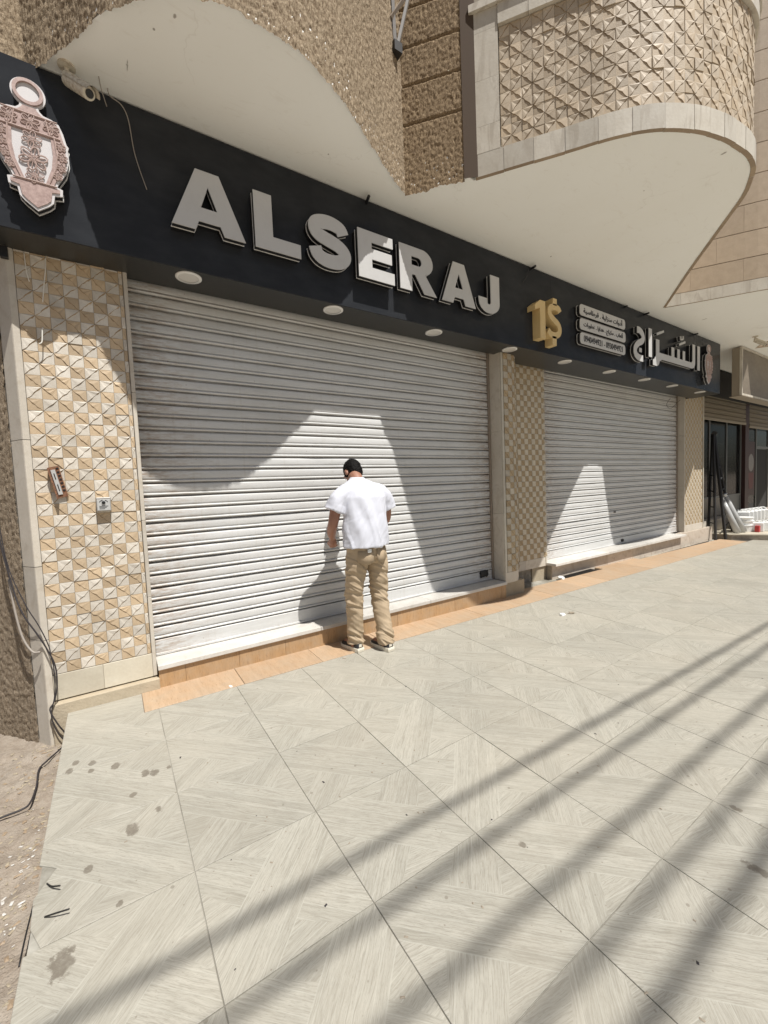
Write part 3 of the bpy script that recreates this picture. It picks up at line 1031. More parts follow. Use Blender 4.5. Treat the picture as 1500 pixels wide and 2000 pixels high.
# angled plaster wall going back on the left
AW = Curve2([(-1.9, 5.48), (-1.2, 4.55), (-0.526, 3.655)])
bpart('plaster_wall', rough_skin('plaster_wall', AW, -0.35, 3.25, 'x', 0.014, step=0.012, ragged=0), 'rough_wall')
wall_strip('plaster_wall_core', AW, -0.4, ZS, 'concrete', 0.03)

# ---- step of the big shop
step = bpart('shop_step', box_me('shop_step', 0.218, 4.155, 3.540, 4.6, -0.2, 0.134), 'concrete')
xx = 0.212
k = 0
for ln in (0.185, 0.41, 0.40, 0.42, 0.40, 0.41, 0.40, 0.42, 0.40, 0.41, 0.1):
    x1 = min(4.155, xx + ln)
    bpart('riser_slab', box_me('riser_slab', xx + 0.0008, x1 - 0.0008, 3.515 + 0.001 * (k % 2), 3.539, -0.08, 0.139, 0.001), 'riser_stone', step)
    xx = x1
    k += 1
xx = 0.208
for k, x1 in enumerate((1.55, 2.88, 4.155)):
    bpart('sill', box_me('sill', xx + 0.001, x1 - 0.001, 3.492, 4.0, 0.1415, 0.178, 0.004, 2), 'sill_marble', step)
    xx = x1

# ---- middle pillar with S-curved face
PIL = Curve2([(4.165, 3.535), (4.28, 3.535), (4.38, 3.54), (4.47, 3.575), (4.55, 3.65), (4.63, 3.745), (4.71, 3.83), (4.80, 3.872), (4.92, 3.88), (5.2, 3.88), (5.54, 3.88)])
pl1 = wall_strip('pillar', PIL, 0.15, 3.30, 'dirty_beige', 0.011, 0.06)
ps2 = tile_set(0.0805, 0.0775, 'pillar_white', 'pillar_tan', 0.006, 0.009)
rg = random.Random(21)
ncol = int((PIL.L - 0.05) / 0.0805)
NR = 37
ND = 300 // NR
lay(pl1, PIL, 0.045, ND, 0.285, NR, 0.0805, 0.0775, ps2, rg, off=-0.002)
mb = MB()
for i in range(ND, ncol):
    p_, q_, nn = PIL.fr(0.045 + (i + 0.5) * 0.0805, 0.04)
    base = p_ - q_ * 0.04025
    for sidx in (0, 1):
        pass
    for j in range(NR):
        if (i + j) % 2 != 0:
            continue
        me = ps2[0][(i * 3 + j) % NVAR]
        pr = nn * (0.001 * ((i * 7 + j * 3) % 3) - 0.002)
        mb.add(([base + pr + q_ * v_.co.x - nn * v_.co.y + Vector((0, 0, 0.285 + j * 0.0775 + v_.co.z)) for v_ in me.vertices], [tuple(f.vertices) for f in me.polygons]))
o = bpart('tile_rest_light', mb.me('tile_rest_light'), 'pillar_white', pl1); o['kind'] = 'stuff'
mb = MB()
for i in range(ND, ncol):
    p_, q_, nn = PIL.fr(0.045 + (i + 0.5) * 0.0805, 0.04)
    base = p_ - q_ * 0.04025
    for j in range(NR):
        if (i + j) % 2 != 1:
            continue
        me = ps2[1][(i * 3 + j) % NVAR]
        pr = nn * (0.001 * ((i * 7 + j * 3) % 3) - 0.002)
        mb.add(([base + pr + q_ * v_.co.x - nn * v_.co.y + Vector((0, 0, 0.285 + j * 0.0775 + v_.co.z)) for v_ in me.vertices], [tuple(f.vertices) for f in me.polygons]))
o = bpart('tile_rest_tan', mb.me('tile_rest_tan'), 'pillar_tan', pl1); o['kind'] = 'stuff'
for a, b in ((0.0, 0.34), (0.342, 0.60), (0.602, 0.98), (0.982, PIL.L - 0.02)):
    curved_slab('base_slab', PIL, a + 0.001, b, 0.145, 0.281, 'jamb_stone', pl1, out=0.006, th=0.05, n=8)
for z0, z1 in ((0.182, 1.05), (1.052, 2.1), (2.102, 3.3)):
    bpart('jamb_slab', box_me('jamb_slab', 4.158, 4.176, 3.546, 3.90, z0, z1, 0.001), 'jamb_stone', pl1)
    curved_slab('trim', PIL, 0.0, 0.036, max(z0, 0.284), z1, 'frame_stone', pl1, out=0.010, th=0.03, n=2)
    curved_slab('trim', PIL, PIL.L - 0.045, PIL.L - 0.01, max(z0, 0.16) - 0.03, z1, 'frame_stone', pl1, out=0.012, th=0.05, n=2)
mb = MB()
mb.box(4.158, 4.56, 3.548, 3.9, -0.15, 0.143)
bpart('plinth', mb.me('plinth'), 'plaster_plinth', pl1)
mb = MB()
mb.box(5.20, 5.53, 3.90, 4.0, -0.15, 0.143)
bpart('plinth', mb.me('plinth'), 'plaster_plinth', pl1)
# the broken-out hollow under the pillar
AWH = Curve2([(4.55, 3.60), (4.62, 3.84), (4.85, 4.0), (5.1, 4.0), (5.22, 3.92)])
bpart('hollow', rough_skin('hollow', AWH, -0.2, 0.15, 'x', 0.03, step=0.02, ragged=0), 'concrete', pl1)

# ---- second step and far pillar
step2 = bpart('far_step', box_me('far_step', 5.545, 10.2, 3.825, 4.6, -0.25, 0.148), 'concrete')
xx = 5.545
k = 0
while xx < 10.1:
    x1 = min(10.15, xx + 0.8)
    bpart('riser_slab', box_me('riser_slab', xx + 0.001, x1 - 0.001, 3.800 + 0.001 * (k % 2), 3.824, -0.2, 0.148, 0.001), 'riser_pale', step2)
    xx = x1
    k += 1
xx = 5.50
for k, x1 in enumerate((7.02, 8.55, 10.08)):
    bpart('sill', box_me('sill', xx + 0.001, x1 - 0.001, 3.70, 4.3, 0.1495, 0.19, 0.004, 2), 'sill_marble', step2)
    xx = x1
mb = MB()
for i in range(24):
    mb.box(5.75 + i * 0.035, 5.77 + i * 0.035, 3.675, 3.79, gz(5.8, 3.7) - 0.010, gz(5.8, 3.7) + 0.001)
mb.box(5.73, 6.6, 3.664, 3.674, gz(5.8, 3.7) - 0.006, gz(5.8, 3.7) + 0.005)
mb.box(8.9, 11.3, 3.705, 3.74, gz(10, 3.7) - 0.03, gz(10, 3.7) - 0.002)
bpart('drain_grate', mb.me('drain_grate'), 'dark_iron', step2)

pl2 = bpart('far_pillar', box_me('far_pillar', 10.45, 11.44, 3.895, 3.93, 0.1, 3.30), 'dirty_beige')
for z0, z1 in ((0.192, 1.2), (1.202, 2.3), (2.302, 3.3)):
    bpart('jamb_slab', box_me('jamb_slab', 10.425, 10.448, 3.868, 4.2, z0, z1, 0.002), 'jamb_stone', pl2)
    bpart('trim', box_me('trim', 11.42, 11.455, 3.862, 4.2, z0, z1, 0.002), 'frame_stone', pl2)
PF2 = Curve2([(10.0, 3.893), (11.0, 3.893), (12.0, 3.893)])
for s, nm, mt in ((0, 'tile_light', 'pillar_white'), (1, 'tile_dark', 'pillar_tan')):
    mb = MB()
    for i in range(12):
        for j in range(37):
            if (i + j) % 2 != s:
                continue
            me = ps2[s][(i * 5 + j * 3) % NVAR]
            ox, oz = 10.449 + i * 0.0805, 0.33 + j * 0.0775
            mb.add(([(ox + v_.co.x, 3.893 + v_.co.y, oz + v_.co.z) for v_ in me.vertices], [tuple(f.vertices) for f in me.polygons]))
    o = bpart(nm, mb.me(nm), mt, pl2); o['kind'] = 'stuff'
bpart('base_slab', box_me('base_slab', 10.45, 11.44, 3.872, 3.93, 0.19, 0.328, 0.002), 'jamb_stone', pl2)
bpart('plinth', box_me('plinth', 10.16, 11.9, 3.84, 3.94, -0.2, 0.186, 0.003), 'riser_pale', pl2)

# ------------------------------------------------------------------ roller shutters
PITCH = 0.1045
def slat_me(name, L, pitch=PITCH):
    pr = [(0.0, 0.030), (0.0065, 0.030), (0.0070, 0.004), (0.0095, -0.007), (0.0145, -0.0125), (0.020, -0.0125), (0.0255, -0.007), (0.0285, 0.004),
          (0.0315, 0.006), (0.0335, -0.001), (0.045, -0.0035), (0.065, -0.0045), (0.085, -0.0035), (0.0965, -0.001), (0.0985, 0.010), (0.1005, 0.030), (0.1045, 0.030)]
    pr = [(a * pitch / 0.1045, b) for a, b in pr]
    nseg = 24
    rr = random.Random(int(L * 100))
    vs_, fs = [], []
    for k in range(nseg + 1):
        x = L * k / nseg
        for a, b in pr:
            vs_.append((x, b, a))
    n = len(pr)
    for k in range(nseg):
        for i in range(n - 1):
            fs.append((k * n + i, (k + 1) * n + i, (k + 1) * n + i + 1, k * n + i + 1))
    me = mesh(name, vs_, fs, False)
    sm = [not (i % (n - 1) in (0, 1, 7, 8, 13, 14, 15)) for i in range(len(fs))]
    me.polygons.foreach_set('use_smooth', sm)
    return me
def shutter(name, label, x0, x1, Y, z0, z1, rails, mat='shutter_paint', pitch=PITCH, bar=0.125, group='roller shutters'):
    root = empty(name, ((x0 + x1) / 2, Y, z0))
    tag(root, label, 'roller shutter', group)
    variants = []
    for q in range(6):
        me = slat_me('slat', x1 - x0, pitch)
        cs = [0.0] * (3 * len(me.vertices))
        me.vertices.foreach_get('co', cs)
        for i in range(0, len(cs), 3):
            x_ = cs[i]
            cs[i + 1] += 0.0035 * noise.noise((x_ * 1.3, q * 7.1, 0)) + 0.0022 * noise.noise((x_ * 4.0, q * 3.3, 5))
            cs[i + 2] += 0.0018 * noise.noise((x_ * 0.9, q * 5.7, 9))
        me.vertices.foreach_set('co', cs)
        me.update()
        variants.append(me)
    n = int((z1 - z0 - bar) / pitch) + 1
    rr = random.Random(int(x0 * 10) + 2)
    for i in range(n):
        ob = link('slat', rr.choice(variants), mat, root, (x0 - root.location.x, rr.uniform(-0.002, 0.002), bar + i * pitch))
        ob.rotation_euler = (rr.uniform(-0.03, 0.03), rr.uniform(-0.0004, 0.0004), 0)
    ob = link('bottom_bar', box_me('bottom_bar', x0 - root.location.x, x1 - root.location.x, -0.012, 0.012, 0.004, bar - 0.001, 0.004), mat, root)
    link('bottom_lip', box_me('bottom_lip', x0 - root.location.x, x1 - root.location.x, -0.022, 0.010, 0.001, 0.020, 0.003), mat, ob)
    for xa, xb in rails:
        link('guide_rail', box_me('guide_rail', xa - root.location.x, xb - root.location.x, -0.03, 0.03, 0.0, z1 - z0, 0.002), 'bracket_brown', root)
    return root
s1 = shutter('roller_shutter', 'large closed white roller shutter behind the standing person', 0.215, 4.128, 3.735, 0.181, 3.45, ((4.128, 4.156),))
s2 = shutter('roller_shutter', 'closed white roller shutter below the Arabic sign letters', 5.70, 10.40, 4.02, 0.192, 3.45, ((5.66, 5.70), (10.40, 10.424)))
# locks on the shutters
def lock(root, x, z, w_=0.06):
    bm = bmesh.new()
    bmesh.ops.create_icosphere(bm, subdivisions=3, radius=1)
    for v_ in bm.verts:
        k = 1 + 0.35 * noise.noise(v_.co * 2.2 + Vector((x, z, 0)))
        v_.co = Vector((x + max(-0.8, min(0.8, v_.co.x)) * w_ * 0.6 * k, -0.018 + v_.co.y * 0.022, z + w_ * 0.3 + max(-0.7, min(0.7, v_.co.z)) * w_ * 0.42 * k))
    me = bpy.data.meshes.new('lock')
    bm.to_mesh(me); bm.free()
    o = link('lock', me, 'dark_iron', root)
    o.location = (-root.location.x, 0, -root.location.z)
lock(s1, 3.97, 0.235, 0.14)
lock(s1, 2.27, 0.22, 0.05)
lock(s2, 8.05, 0.23, 0.08)
lock(s2, 7.78, 0.80, 0.04)

# ------------------------------------------------------------------ shop sign
YF = 3.28
ZB = 3.07
sign = empty('shop_sign', (4.9, 3.4, ZB))
tag(sign, 'long black fascia sign with silver ALSERAJ letters and gold dollar mark', 'shop sign')
SL = sign.location
def spart(name, me, mat, parent=None, at=None):
    o = link(name, me, mat, parent or sign)
    if at is not None:
        o.location = Vector(at) - (SL if parent is None else Vector())
    elif parent is None:
        o.location = -SL
    return o
xe = [-1.25, 0.03, 1.25, 2.47, 3.69, 4.91, 6.13, 7.35, 8.57, 9.79, 10.52]
xe = [-1.25, 4.86, 10.52]
for a, b in zip(xe, xe[1:]):
    spart('fascia_panel', box_me('fascia_panel', a + 0.0008, b - 0.0008, YF, YF + 0.012, ZB, ZS - 0.012, 0.001), 'sign_black')
spart('under_panel', box_me('under_panel', -1.25, 4.20, YF + 0.013, 3.63, ZB + 0.001, ZB + 0.012), 'sign_under')
spart('under_panel', box_me('under_panel', 4.201, 10.52, YF + 0.013, 3.78, ZB + 0.002, ZB + 0.012), 'sign_under')
spart('end_panel', box_me('end_panel', 10.508, 10.52, YF + 0.013, 3.9, ZB + 0.014, ZS - 0.012), 'sign_black')
spart('back_box', box_me('back_box', -1.2, 10.5, 3.60, 3.61, ZB + 0.3, ZS - 0.02), 'black')
# ceiling behind the under panel, above the shutters
spart('shutter_hood', box_me('shutter_hood', 0.2, 4.2, 3.642, 3.68, ZB + 0.10, ZB + 0.4), 'black')
# top brackets poking out from behind the panel
for (bx, l_) in ((2.10, 0.10), (4.45, 0.09), (7.3, 0.09), (9.2, 0.08), (6.7, 0.05)):
    mb = MB()
    mb.tube([(bx + 0.02, YF + 0.01, ZS - 0.03), (bx - 0.02, YF - l_, ZS - 0.045)], 0.014, 6)
    spart('bracket', mb.me('bracket'), 'black')
# downlights
mr = MB()
ringn = 32
def disc(r0, r1, z0, z1, n=32):
    vs_, fs = [], []
    for (r, z) in ((r0, z0), (r1, z0), (r1, z1), (r0, z1)):
        for k in range(n):
            a = 2 * math.pi * k / n
            vs_.append((r * math.cos(a), r * math.sin(a), z))
    for q in range(3):
        for k in range(n):
            k2 = (k + 1) % n
            fs.append((q * n + k, q * n + k2, (q + 1) * n + k2, (q + 1) * n + k))
    return vs_, fs
mring = mesh('rim', *disc(0.070, 0.090, -0.009, 0.0), True)
mdif = mesh('diffuser', [(0.072 * math.cos(2 * math.pi * k / 32), 0.072 * math.sin(2 * math.pi * k / 32), -0.005) for k in range(32)], [tuple(range(31, -1, -1))])
mdif.materials.append(M['lamp_diffuser'])
for lx in (0.592, 1.785, 2.97, 4.18, 5.32, 6.47, 7.58, 8.62, 9.85):
    ob = link('downlight', mring, 'lamp_white', sign, Vector((lx, 3.395, ZB + 0.0005)) - SL)
    link('diffuser', mdif, None, ob)

# letters ------------------------------------------------------------
YL = 3.18           # front of the letter faces
def letter(name, loops, face='letter_silver', label=None, yl=YL, deep=True):
    cx = sum(p[0] for p in loops[0]) / len(loops[0])
    cz = sum(p[1] for p in loops[0]) / len(loops[0])
    L = [[(a - cx, b - cz) for a, b in lp] for lp in loops]
    ob = spart(name, flat_mesh(name, L, 0.008), face, None, (cx, yl, cz))
    if label:
        ob['label'] = label
    inn = [inflate(L[0], -0.003)] + [inflate(lp, 0.003) for lp in L[1:]]
    o2 = link('return', flat_mesh('return', inn, YF - yl - 0.009), 'black', ob, (0, 0.0082, 0))
    o3 = link('rim', flat_mesh('rim', [inflate(L[0], 0.001)] + [inflate(lp, -0.001) for lp in L[1:]], 0.005), 'rim_silver', ob, (0, 0.048, 0))
    return ob
zt, zb_ = 3.724, 3.312
def A_(x0, x1):
    c = (x0 + x1) / 2
    w2 = (x1 - x0) / 2
    hw = 0.078
    f = lambda z: hw + (w2 - hw) * (zt - z) / (zt - zb_)
    zbar0, zbar1 = 3.375, 3.47
    in_ = lambda z: max(0.0, f(z) - 0.152)
    outer = [(c - hw, zt), (c + hw, zt), (x1, zb_), (x1 - 0.150, zb_), (c + f(zbar0) - 0.15, zbar0), (c - f(zbar0) + 0.15, zbar0), (x0 + 0.150, zb_), (x0, zb_)]
    hole = [(c, 3.62), (c + 0.055, zbar1), (c - 0.055, zbar1)]
    return [outer, hole]
letter('letter', A_(0.473, 0.968), label='silver capital A, first letter of the shop name')
letter('letter', [[(1.042, zt), (1.182, zt), (1.182, 3.417), (1.407, 3.417), (1.407, zb_), (1.042, zb_)]])
S_c = sp2([(1.80, 3.605), (1.775, 3.65), (1.70, 3.672), (1.62, 3.668), (1.553, 3.64), (1.540, 3.595), (1.575, 3.555), (1.66, 3.530), (1.75, 3.505), (1.808, 3.46), (1.805, 3.41), (1.75, 3.373), (1.67, 3.362), (1.60, 3.372), (1.553, 3.402), (1.535, 3.452)], 6)
letter('letter', [stroke(S_c, 0.113)])
letter('letter', [[(1.945, zt), (2.318, zt), (2.318, 3.633), (2.087, 3.633), (2.087, 3.578), (2.304, 3.578), (2.304, 3.487), (2.087, 3.487), (2.087, 3.414), (2.328, 3.414), (2.328, zb_), (1.945, zb_)]])
bowl = arc(2.665, 3.606, 0.132, 0.118, 90, -75, 14)
letter('letter', [[(2.392, zt)] + bowl + [(2.838, zb_), (2.682, zb_), (2.575, 3.470), (2.534, 3.470), (2.534, zb_), (2.392, zb_)],
                  [(2.534, 3.637)] + arc(2.62, 3.597, 0.036, 0.040, 90, -90, 8) + [(2.534, 3.557)]])
letter('letter', A_(2.91, 3.386), label='silver capital A next to the final J')
Jc = [(3.692, zt), (3.692, 3.45)] + arc(3.60, 3.43, 0.092, 0.062, 0, -180, 14)[1:] + [(3.505, 3.462)]
Jo = [(3.622, zt), (3.764, zt), (3.764, 3.43)] + arc(3.60, 3.43, 0.164, 0.122, 0, -180, 18)[1:] + [(3.432, 3.462), (3.565, 3.462)] + arc(3.594, 3.43, 0.030, 0.028, 180, 360, 8)
letter('letter', [Jo])
# gold 1$
def gold(name, loops):
    cx = sum(p[0] for p in loops[0]) / len(loops[0])
    cz = sum(p[1] for p in loops[0]) / len(loops[0])
    L = [[(a - cx, b - cz) for a, b in lp] for lp in loops]
    return spart(name, flat_mesh(name, L, 0.11), 'gold_acrylic', None, (cx, 3.168, cz))
gold('numeral_one', [[(4.378, 3.500), (4.378, 3.562), (4.478, 3.632), (4.578, 3.632), (4.578, 3.185), (4.475, 3.185), (4.475, 3.54)]])
dc = sp2([(4.878, 3.560), (4.85, 3.595), (4.78, 3.605), (4.70, 3.588), (4.665, 3.54), (4.69, 3.485), (4.76, 3.445), (4.84, 3.405), (4.872, 3.345), (4.845, 3.285), (4.77, 3.258), (4.69, 3.265), (4.632, 3.300)], 6)
gold('dollar_sign', [stroke(dc, 0.076)])
gold('dollar_bar', [[(4.735, 3.625), (4.815, 3.625), (4.815, 3.708), (4.735, 3.708)]])
gold('dollar_bar', [[(4.715, 3.245), (4.80, 3.245), (4.80, 3.135), (4.715, 3.135)]])
# plates with Arabic text
def rrect(x0, x1, z0, z1, r):
    return arc(x1 - r, z1 - r, r, r, 90, 0, 6) + arc(x1 - r, z0 + r, r, r, 0, -90, 6) + arc(x0 + r, z0 + r, r, r, -90, -180, 6) + arc(x0 + r, z1 - r, r, r, 180, 90, 6)
FORM = {'أ': (0xFE83, 0xFE84), 'ا': (0xFE8D, 0xFE8E), 'د': (0xFEA9, 0xFEAA), 'و': (0xFEED, 0xFEEE), 'ز': (0xFEAF, 0xFEB0), 'ر': (0xFEAD, 0xFEAE), 'ة': (0xFE93, 0xFE94),
        'ت': (0xFE95,), 'م': (0xFEE1,), 'ن': (0xFEE5,), 'ل': (0xFEDD,), 'ي': (0xFEF1,), 'ق': (0xFED5,), 'ط': (0xFEC1,), 'س': (0xFEB1,), 'ع': (0xFEC9,), 'ب': (0xFE8F,), 'ك': (0xFED9,), 'ج': (0xFE9D,), 'ه': (0xFEE9,)}
def shape(txt):
    out = []
    two = lambda ch: ch in FORM and len(FORM[ch]) == 1
    for i, ch in enumerate(txt):
        if ch not in FORM:
            out.append(ch)
            continue
        pj = i > 0 and two(txt[i - 1])
        nj = two(ch) and i + 1 < len(txt) and txt[i + 1] in FORM
        f = FORM[ch]
        code = f[0] + (3 if pj and nj else 2 if nj else 1 if pj else 0) if len(f) == 1 else f[1 if pj else 0]
        out.append(chr(code))
    return ''.join(out[::-1])
rows = [(5.375, 6.56, 3.640, 3.785, shape('أدوات منزلية . قرطاسية'), 0.105), (5.375, 6.57, 3.455, 3.602, shape('ألعاب . مكياج . هدايا . عطورات'), 0.105), (5.38, 6.56, 3.270, 3.418, '0940494921 - 0930494921', 0.082)]
for x0, x1, z0, z1, tx, th_ in rows:
    lp = rrect(x0, x1, z0, z1, 0.045)
    ob = letter('text_plate', [lp], yl=3.20)
    ob['label'] = 'rounded silver plate lettered ' + ('with phone numbers' if tx[0] == '0' else 'in Arabic')
    cx = sum(p[0] for p in lp) / len(lp)
    cz = sum(p[1] for p in lp) / len(lp)
    link('lettering', text_mesh('lettering', tx, (x1 - x0) * 0.86, th_, 0.004, 0.0 if tx[0] == '0' else 0.008), 'black', ob, ((x0 + x1) / 2 - cx, -0.0025, (z0 + z1) / 2 - cz))
# big Arabic name (right to left: alef, lam, seen, ra, alef, jeem)
W_ = 0.105
def vb(x, z0, z1, w_=W_):
    return [(x - w_ / 2, z0), (x + w_ / 2, z0), (x + w_ / 2, z1), (x - w_ / 2, z1)]
letter('arabic_letter', [vb(9.17, 3.355, 3.785)], label='upright Arabic alef, rightmost letter of the silver name')
base_z = 3.405
joined = [(9.015, 3.785), (9.015, 3.47)] + arc(8.88, 3.47, 0.135, 0.115, 0, -90, 8)[1:]
joined += [(7.72, 3.355)] + arc(7.52, 3.345, 0.105, 0.115, 0, -90, 6)[1:] + [(7.395, 3.232), (7.395, 3.325), (7.44, 3.325)]
joined += [(7.502, 3.40), (7.502, 3.655), (7.612, 3.655), (7.612, 3.455), (8.06, 3.455), (8.06, 3.61), (8.158, 3.61), (8.158, 3.455), (8.285, 3.455), (8.285, 3.61), (8.375, 3.61), (8.375, 3.455),
           (8.50, 3.455), (8.50, 3.61), (8.588, 3.61), (8.588, 3.455), (8.86, 3.455), (8.905, 3.49), (8.905, 3.785)]
letter('arabic_letter', [joined], label='joined Arabic lam, seen and ra in silver')
letter('arabic_letter', [vb(7.305, 3.345, 3.785)], label='upright Arabic alef between ra and jeem')
je = sp2([(6.885, 3.700), (6.96, 3.700), (7.04, 3.665), (7.075, 3.60), (7.03, 3.545), (6.92, 3.500), (6.835, 3.43), (6.825, 3.36), (6.87, 3.31), (6.96, 3.285), (7.065, 3.285)], 6)
letter('arabic_letter', [stroke(je, 0.095)], label='curved Arabic jeem, leftmost letter of the silver name')
letter('letter_dot', [vb(6.985, 3.375, 3.435, 0.075)])
letter('letter_mark', [stroke([(7.53, 3.735), (7.775, 3.820)], 0.035)])
letter('letter_mark', [stroke([(8.36, 3.695), (8.60, 3.775)], 0.035)])
letter('letter_mark', [stroke(sp2([(8.40, 3.845), (8.415, 3.79), (8.455, 3.80), (8.465, 3.845), (8.475, 3.80), (8.52, 3.82), (8.525, 3.865)], 4), 0.024)])

# lantern emblems
def emblem(cx, label):
    z = lambda q: q - 3.5
    half = [(0.040, 3.745), (0.046, 3.728), (0.062, 3.712), (0.10, 3.706), (0.132, 3.690), (0.150, 3.645), (0.162, 3.59), (0.172, 3.575), (0.166, 3.555), (0.168, 3.49), (0.150, 3.42), (0.108, 3.345), (0.100, 3.324),
            (0.126, 3.316), (0.123, 3.278), (0.085, 3.270), (0.078, 3.225), (0.055, 3.200), (0.0, 3.158)]
    out = [(-a, z(b)) for a, b in half[:-1]][::-1]
    loop = [(a, z(b)) for a, b in half] + out
    ob = spart('lantern_emblem', flat_mesh('lantern_emblem', [loop], 0.010), 'emblem_white', None, (cx, 3.185, 3.5))
    ob['label'] = label
    link('return', flat_mesh('return', [inflate(loop, -0.004)], 0.084), 'black', ob, (0, 0.0102, 0))
    link('rim', flat_mesh('rim', [inflate(loop, 0.001)], 0.005), 'rim_silver', ob, (0, 0.050, 0))
    pan = inflate(loop, -0.013)
    win = [(-0.088, z(3.592)), (0.088, z(3.592)), (0.092, z(3.50)), (0.082, z(3.42)), (0.045, z(3.315)), (-0.045, z(3.315)), (-0.082, z(3.42)), (-0.092, z(3.50))]
    link('panel', flat_mesh('panel', [pan, win], 0.006), 'emblem_pink', ob, (0, -0.0065, 0))
    ring = [arc(0, z(3.815), 0.070, 0.070, 0, 360, 32)[:-1], arc(0, z(3.815), 0.053, 0.053, 0, 360, 28)[:-1]]
    link('ring', flat_mesh('ring', ring, 0.012), 'emblem_pink', ob, (0, -0.008, 0))
    link('ring_plate', flat_mesh('ring_plate', [arc(0, z(3.815), 0.080, 0.080, 0, 360, 32)[:-1]], 0.010), 'emblem_white', ob, (0, 0.0045, 0))
    link('ring_back', flat_mesh('ring_back', [arc(0, z(3.815), 0.076, 0.076, 0, 360, 32)[:-1]], 0.078), 'black', ob, (0, 0.015, 0))
    mb = MB()
    for a, b, c_, d in ((-0.135, 3.60, 0.135, 3.60), (-0.10, 3.318, 0.10, 3.318), (-0.125, 3.69, 0.125, 3.69)):
        mb.tube([(a, -0.009, z(b)), (c_, -0.009, z(d))], 0.0045, 6)
    for s in (-1, 1):
        mb.tube([(s * 0.105, -0.009, z(3.60)), (s * 0.112, -0.009, z(3.50)), (s * 0.10, -0.009, z(3.42)), (s * 0.06, -0.009, z(3.318))], 0.004, 6)
        mb.tube([(s * 0.085, -0.009, z(3.60)), (s * 0.070, -0.009, z(3.69))], 0.004, 6)
    link('ribs', mb.me('ribs'), 'emblem_line', ob)
    def flower(x, zz, r, n=6):
        mb = MB()
        for k in range(n):
            a = 2 * math.pi * k / n + 0.3
            d = Vector((math.cos(a), 0, math.sin(a)))
            s = Vector((-d.z, 0, d.x))
            c0 = d * r * 0.55
            mb.tube([c0 + d * (r * 0.45 * math.cos(q)) + s * (r * 0.27 * math.sin(q)) for q in [2 * math.pi * i / 10 for i in range(10)]], max(0.0028, r * 0.065), 5, True)
            mb.tube([d * r * 0.1, d * r * 0.85], max(0.0018, r * 0.035), 4)
        f = link('flower', mb.me('flower'), 'emblem_line', ob, (x, -0.009, z(zz)))
    flower(0, 3.445, 0.068)
    flower(0, 3.552, 0.048)
    flower(0, 3.350, 0.045)
    flower(0, 3.648, 0.046)
    for s in (-1, 1):
        flower(s * 0.095, 3.648, 0.040)
        flower(s * 0.132, 3.560, 0.027)
        flower(s * 0.136, 3.500, 0.027)
        flower(s * 0.128, 3.440, 0.026)
        flower(s * 0.108, 3.385, 0.024)
    return ob
emblem(-0.24, 'pinkish lantern emblem with flower relief at the near end of the sign')
emblem(9.66, 'small brownish lantern emblem at the far end of the sign')

# ------------------------------------------------------------------ small fixtures
def security_camera(loc, rotz, label, tilt_=0.5):
    root = empty('security_camera', loc)
    root.rotation_euler = (0, 0, rotz)
    tag(root, label, 'camera', 'security cameras under the soffit')
    mb = MB(); mb.tube([(0, 0, 0), (0, 0, -0.012)], 0.045, 20)
    mb.build('base_plate', 'plastic_ivory', root, False)
    mb = MB(); mb.tube([(0, 0, -0.012), (0.0, 0.005, -0.035), (0.01, 0.03, -0.065)], [0.014, 0.012, 0.013], 10)
    mb.build('arm', 'plastic_ivory', root, True)
    d = Vector((0.46, -0.62, -0.62)).normalized()
    a = Vector((0.0, 0.02, -0.065))
    mb = MB(); mb.tube([a, a + d * 0.004, a + d * 0.215, a + d * 0.22], [0.028, 0.036, 0.036, 0.034], 18)
    body = mb.build('housing', 'plastic_ivory', root, False)
    mb = MB(); mb.tube([a + d * 0.221, a + d * 0.227], 0.022, 14)
    link('lens', mb.me('lens'), 'black', body)
    upv = (Vector((0, 0, 1)) - d * d.z).normalized()
    sv = d.cross(upv)
    mb = MB()
    pts = []
    vs_ = []
    for t_ in (0.0, 0.255):
        for k in range(9):
            an = R(-80 + 160 * k / 8)
            vs_.append(a + d * t_ + (upv * math.cos(an) + sv * math.sin(an)) * 0.042)
    fs = [(k, k + 1, 9 + k + 1, 9 + k) for k in range(8)]
    mb.add((vs_, fs))
    mb.add(([v_ + upv * 0.003 for v_ in vs_], [f[::-1] for f in fs]))
    link('sun_hood', mb.me('sun_hood', True), 'plastic_ivory', body)
    return root
security_camera((-0.045, 3.20, ZS), 0.0, 'stained ivory bullet security camera above the lantern emblem')
security_camera((10.62, 2.76, ZS), R(-30), 'small ivory security camera by the neighbouring sign')

def wire(name, label, pts, r, mat, n=6, cat='wire', sm=6, group=None):
    mb = MB(); mb.tube(smooth_path(pts, sm), r, 6)
    o = mb.build(name, mat, None, True)
    tag(o, label, cat, group)
    return o
wire('loose_wire', 'thin loose wire hanging down the black sign near the lantern', [(0.16, 3.24, 4.07), (0.17, 3.23, 4.02), (0.23, 3.24, 4.0), (0.265, 3.26, 3.94), (0.285, 3.265, 3.76), (0.31, 3.268, 3.65), (0.345, 3.268, 3.53)], 0.003, 'grey_cable')
wire('loose_wire', 'short stub of wire poking from the soffit beside the camera', [(0.115, 3.18, 4.07), (0.12, 3.19, 4.035), (0.135, 3.23, 4.0), (0.15, 3.262, 3.97)], 0.003, 'grey_cable')
wire('loose_wire', 'short pale wire end sticking out of the tiled pilaster', [(-0.295, 3.56, 2.60), (-0.297, 3.51, 2.585), (-0.300, 3.50, 2.54), (-0.305, 3.495, 2.49), (-0.32, 3.49, 2.475)], 0.0035, 'white_wire')
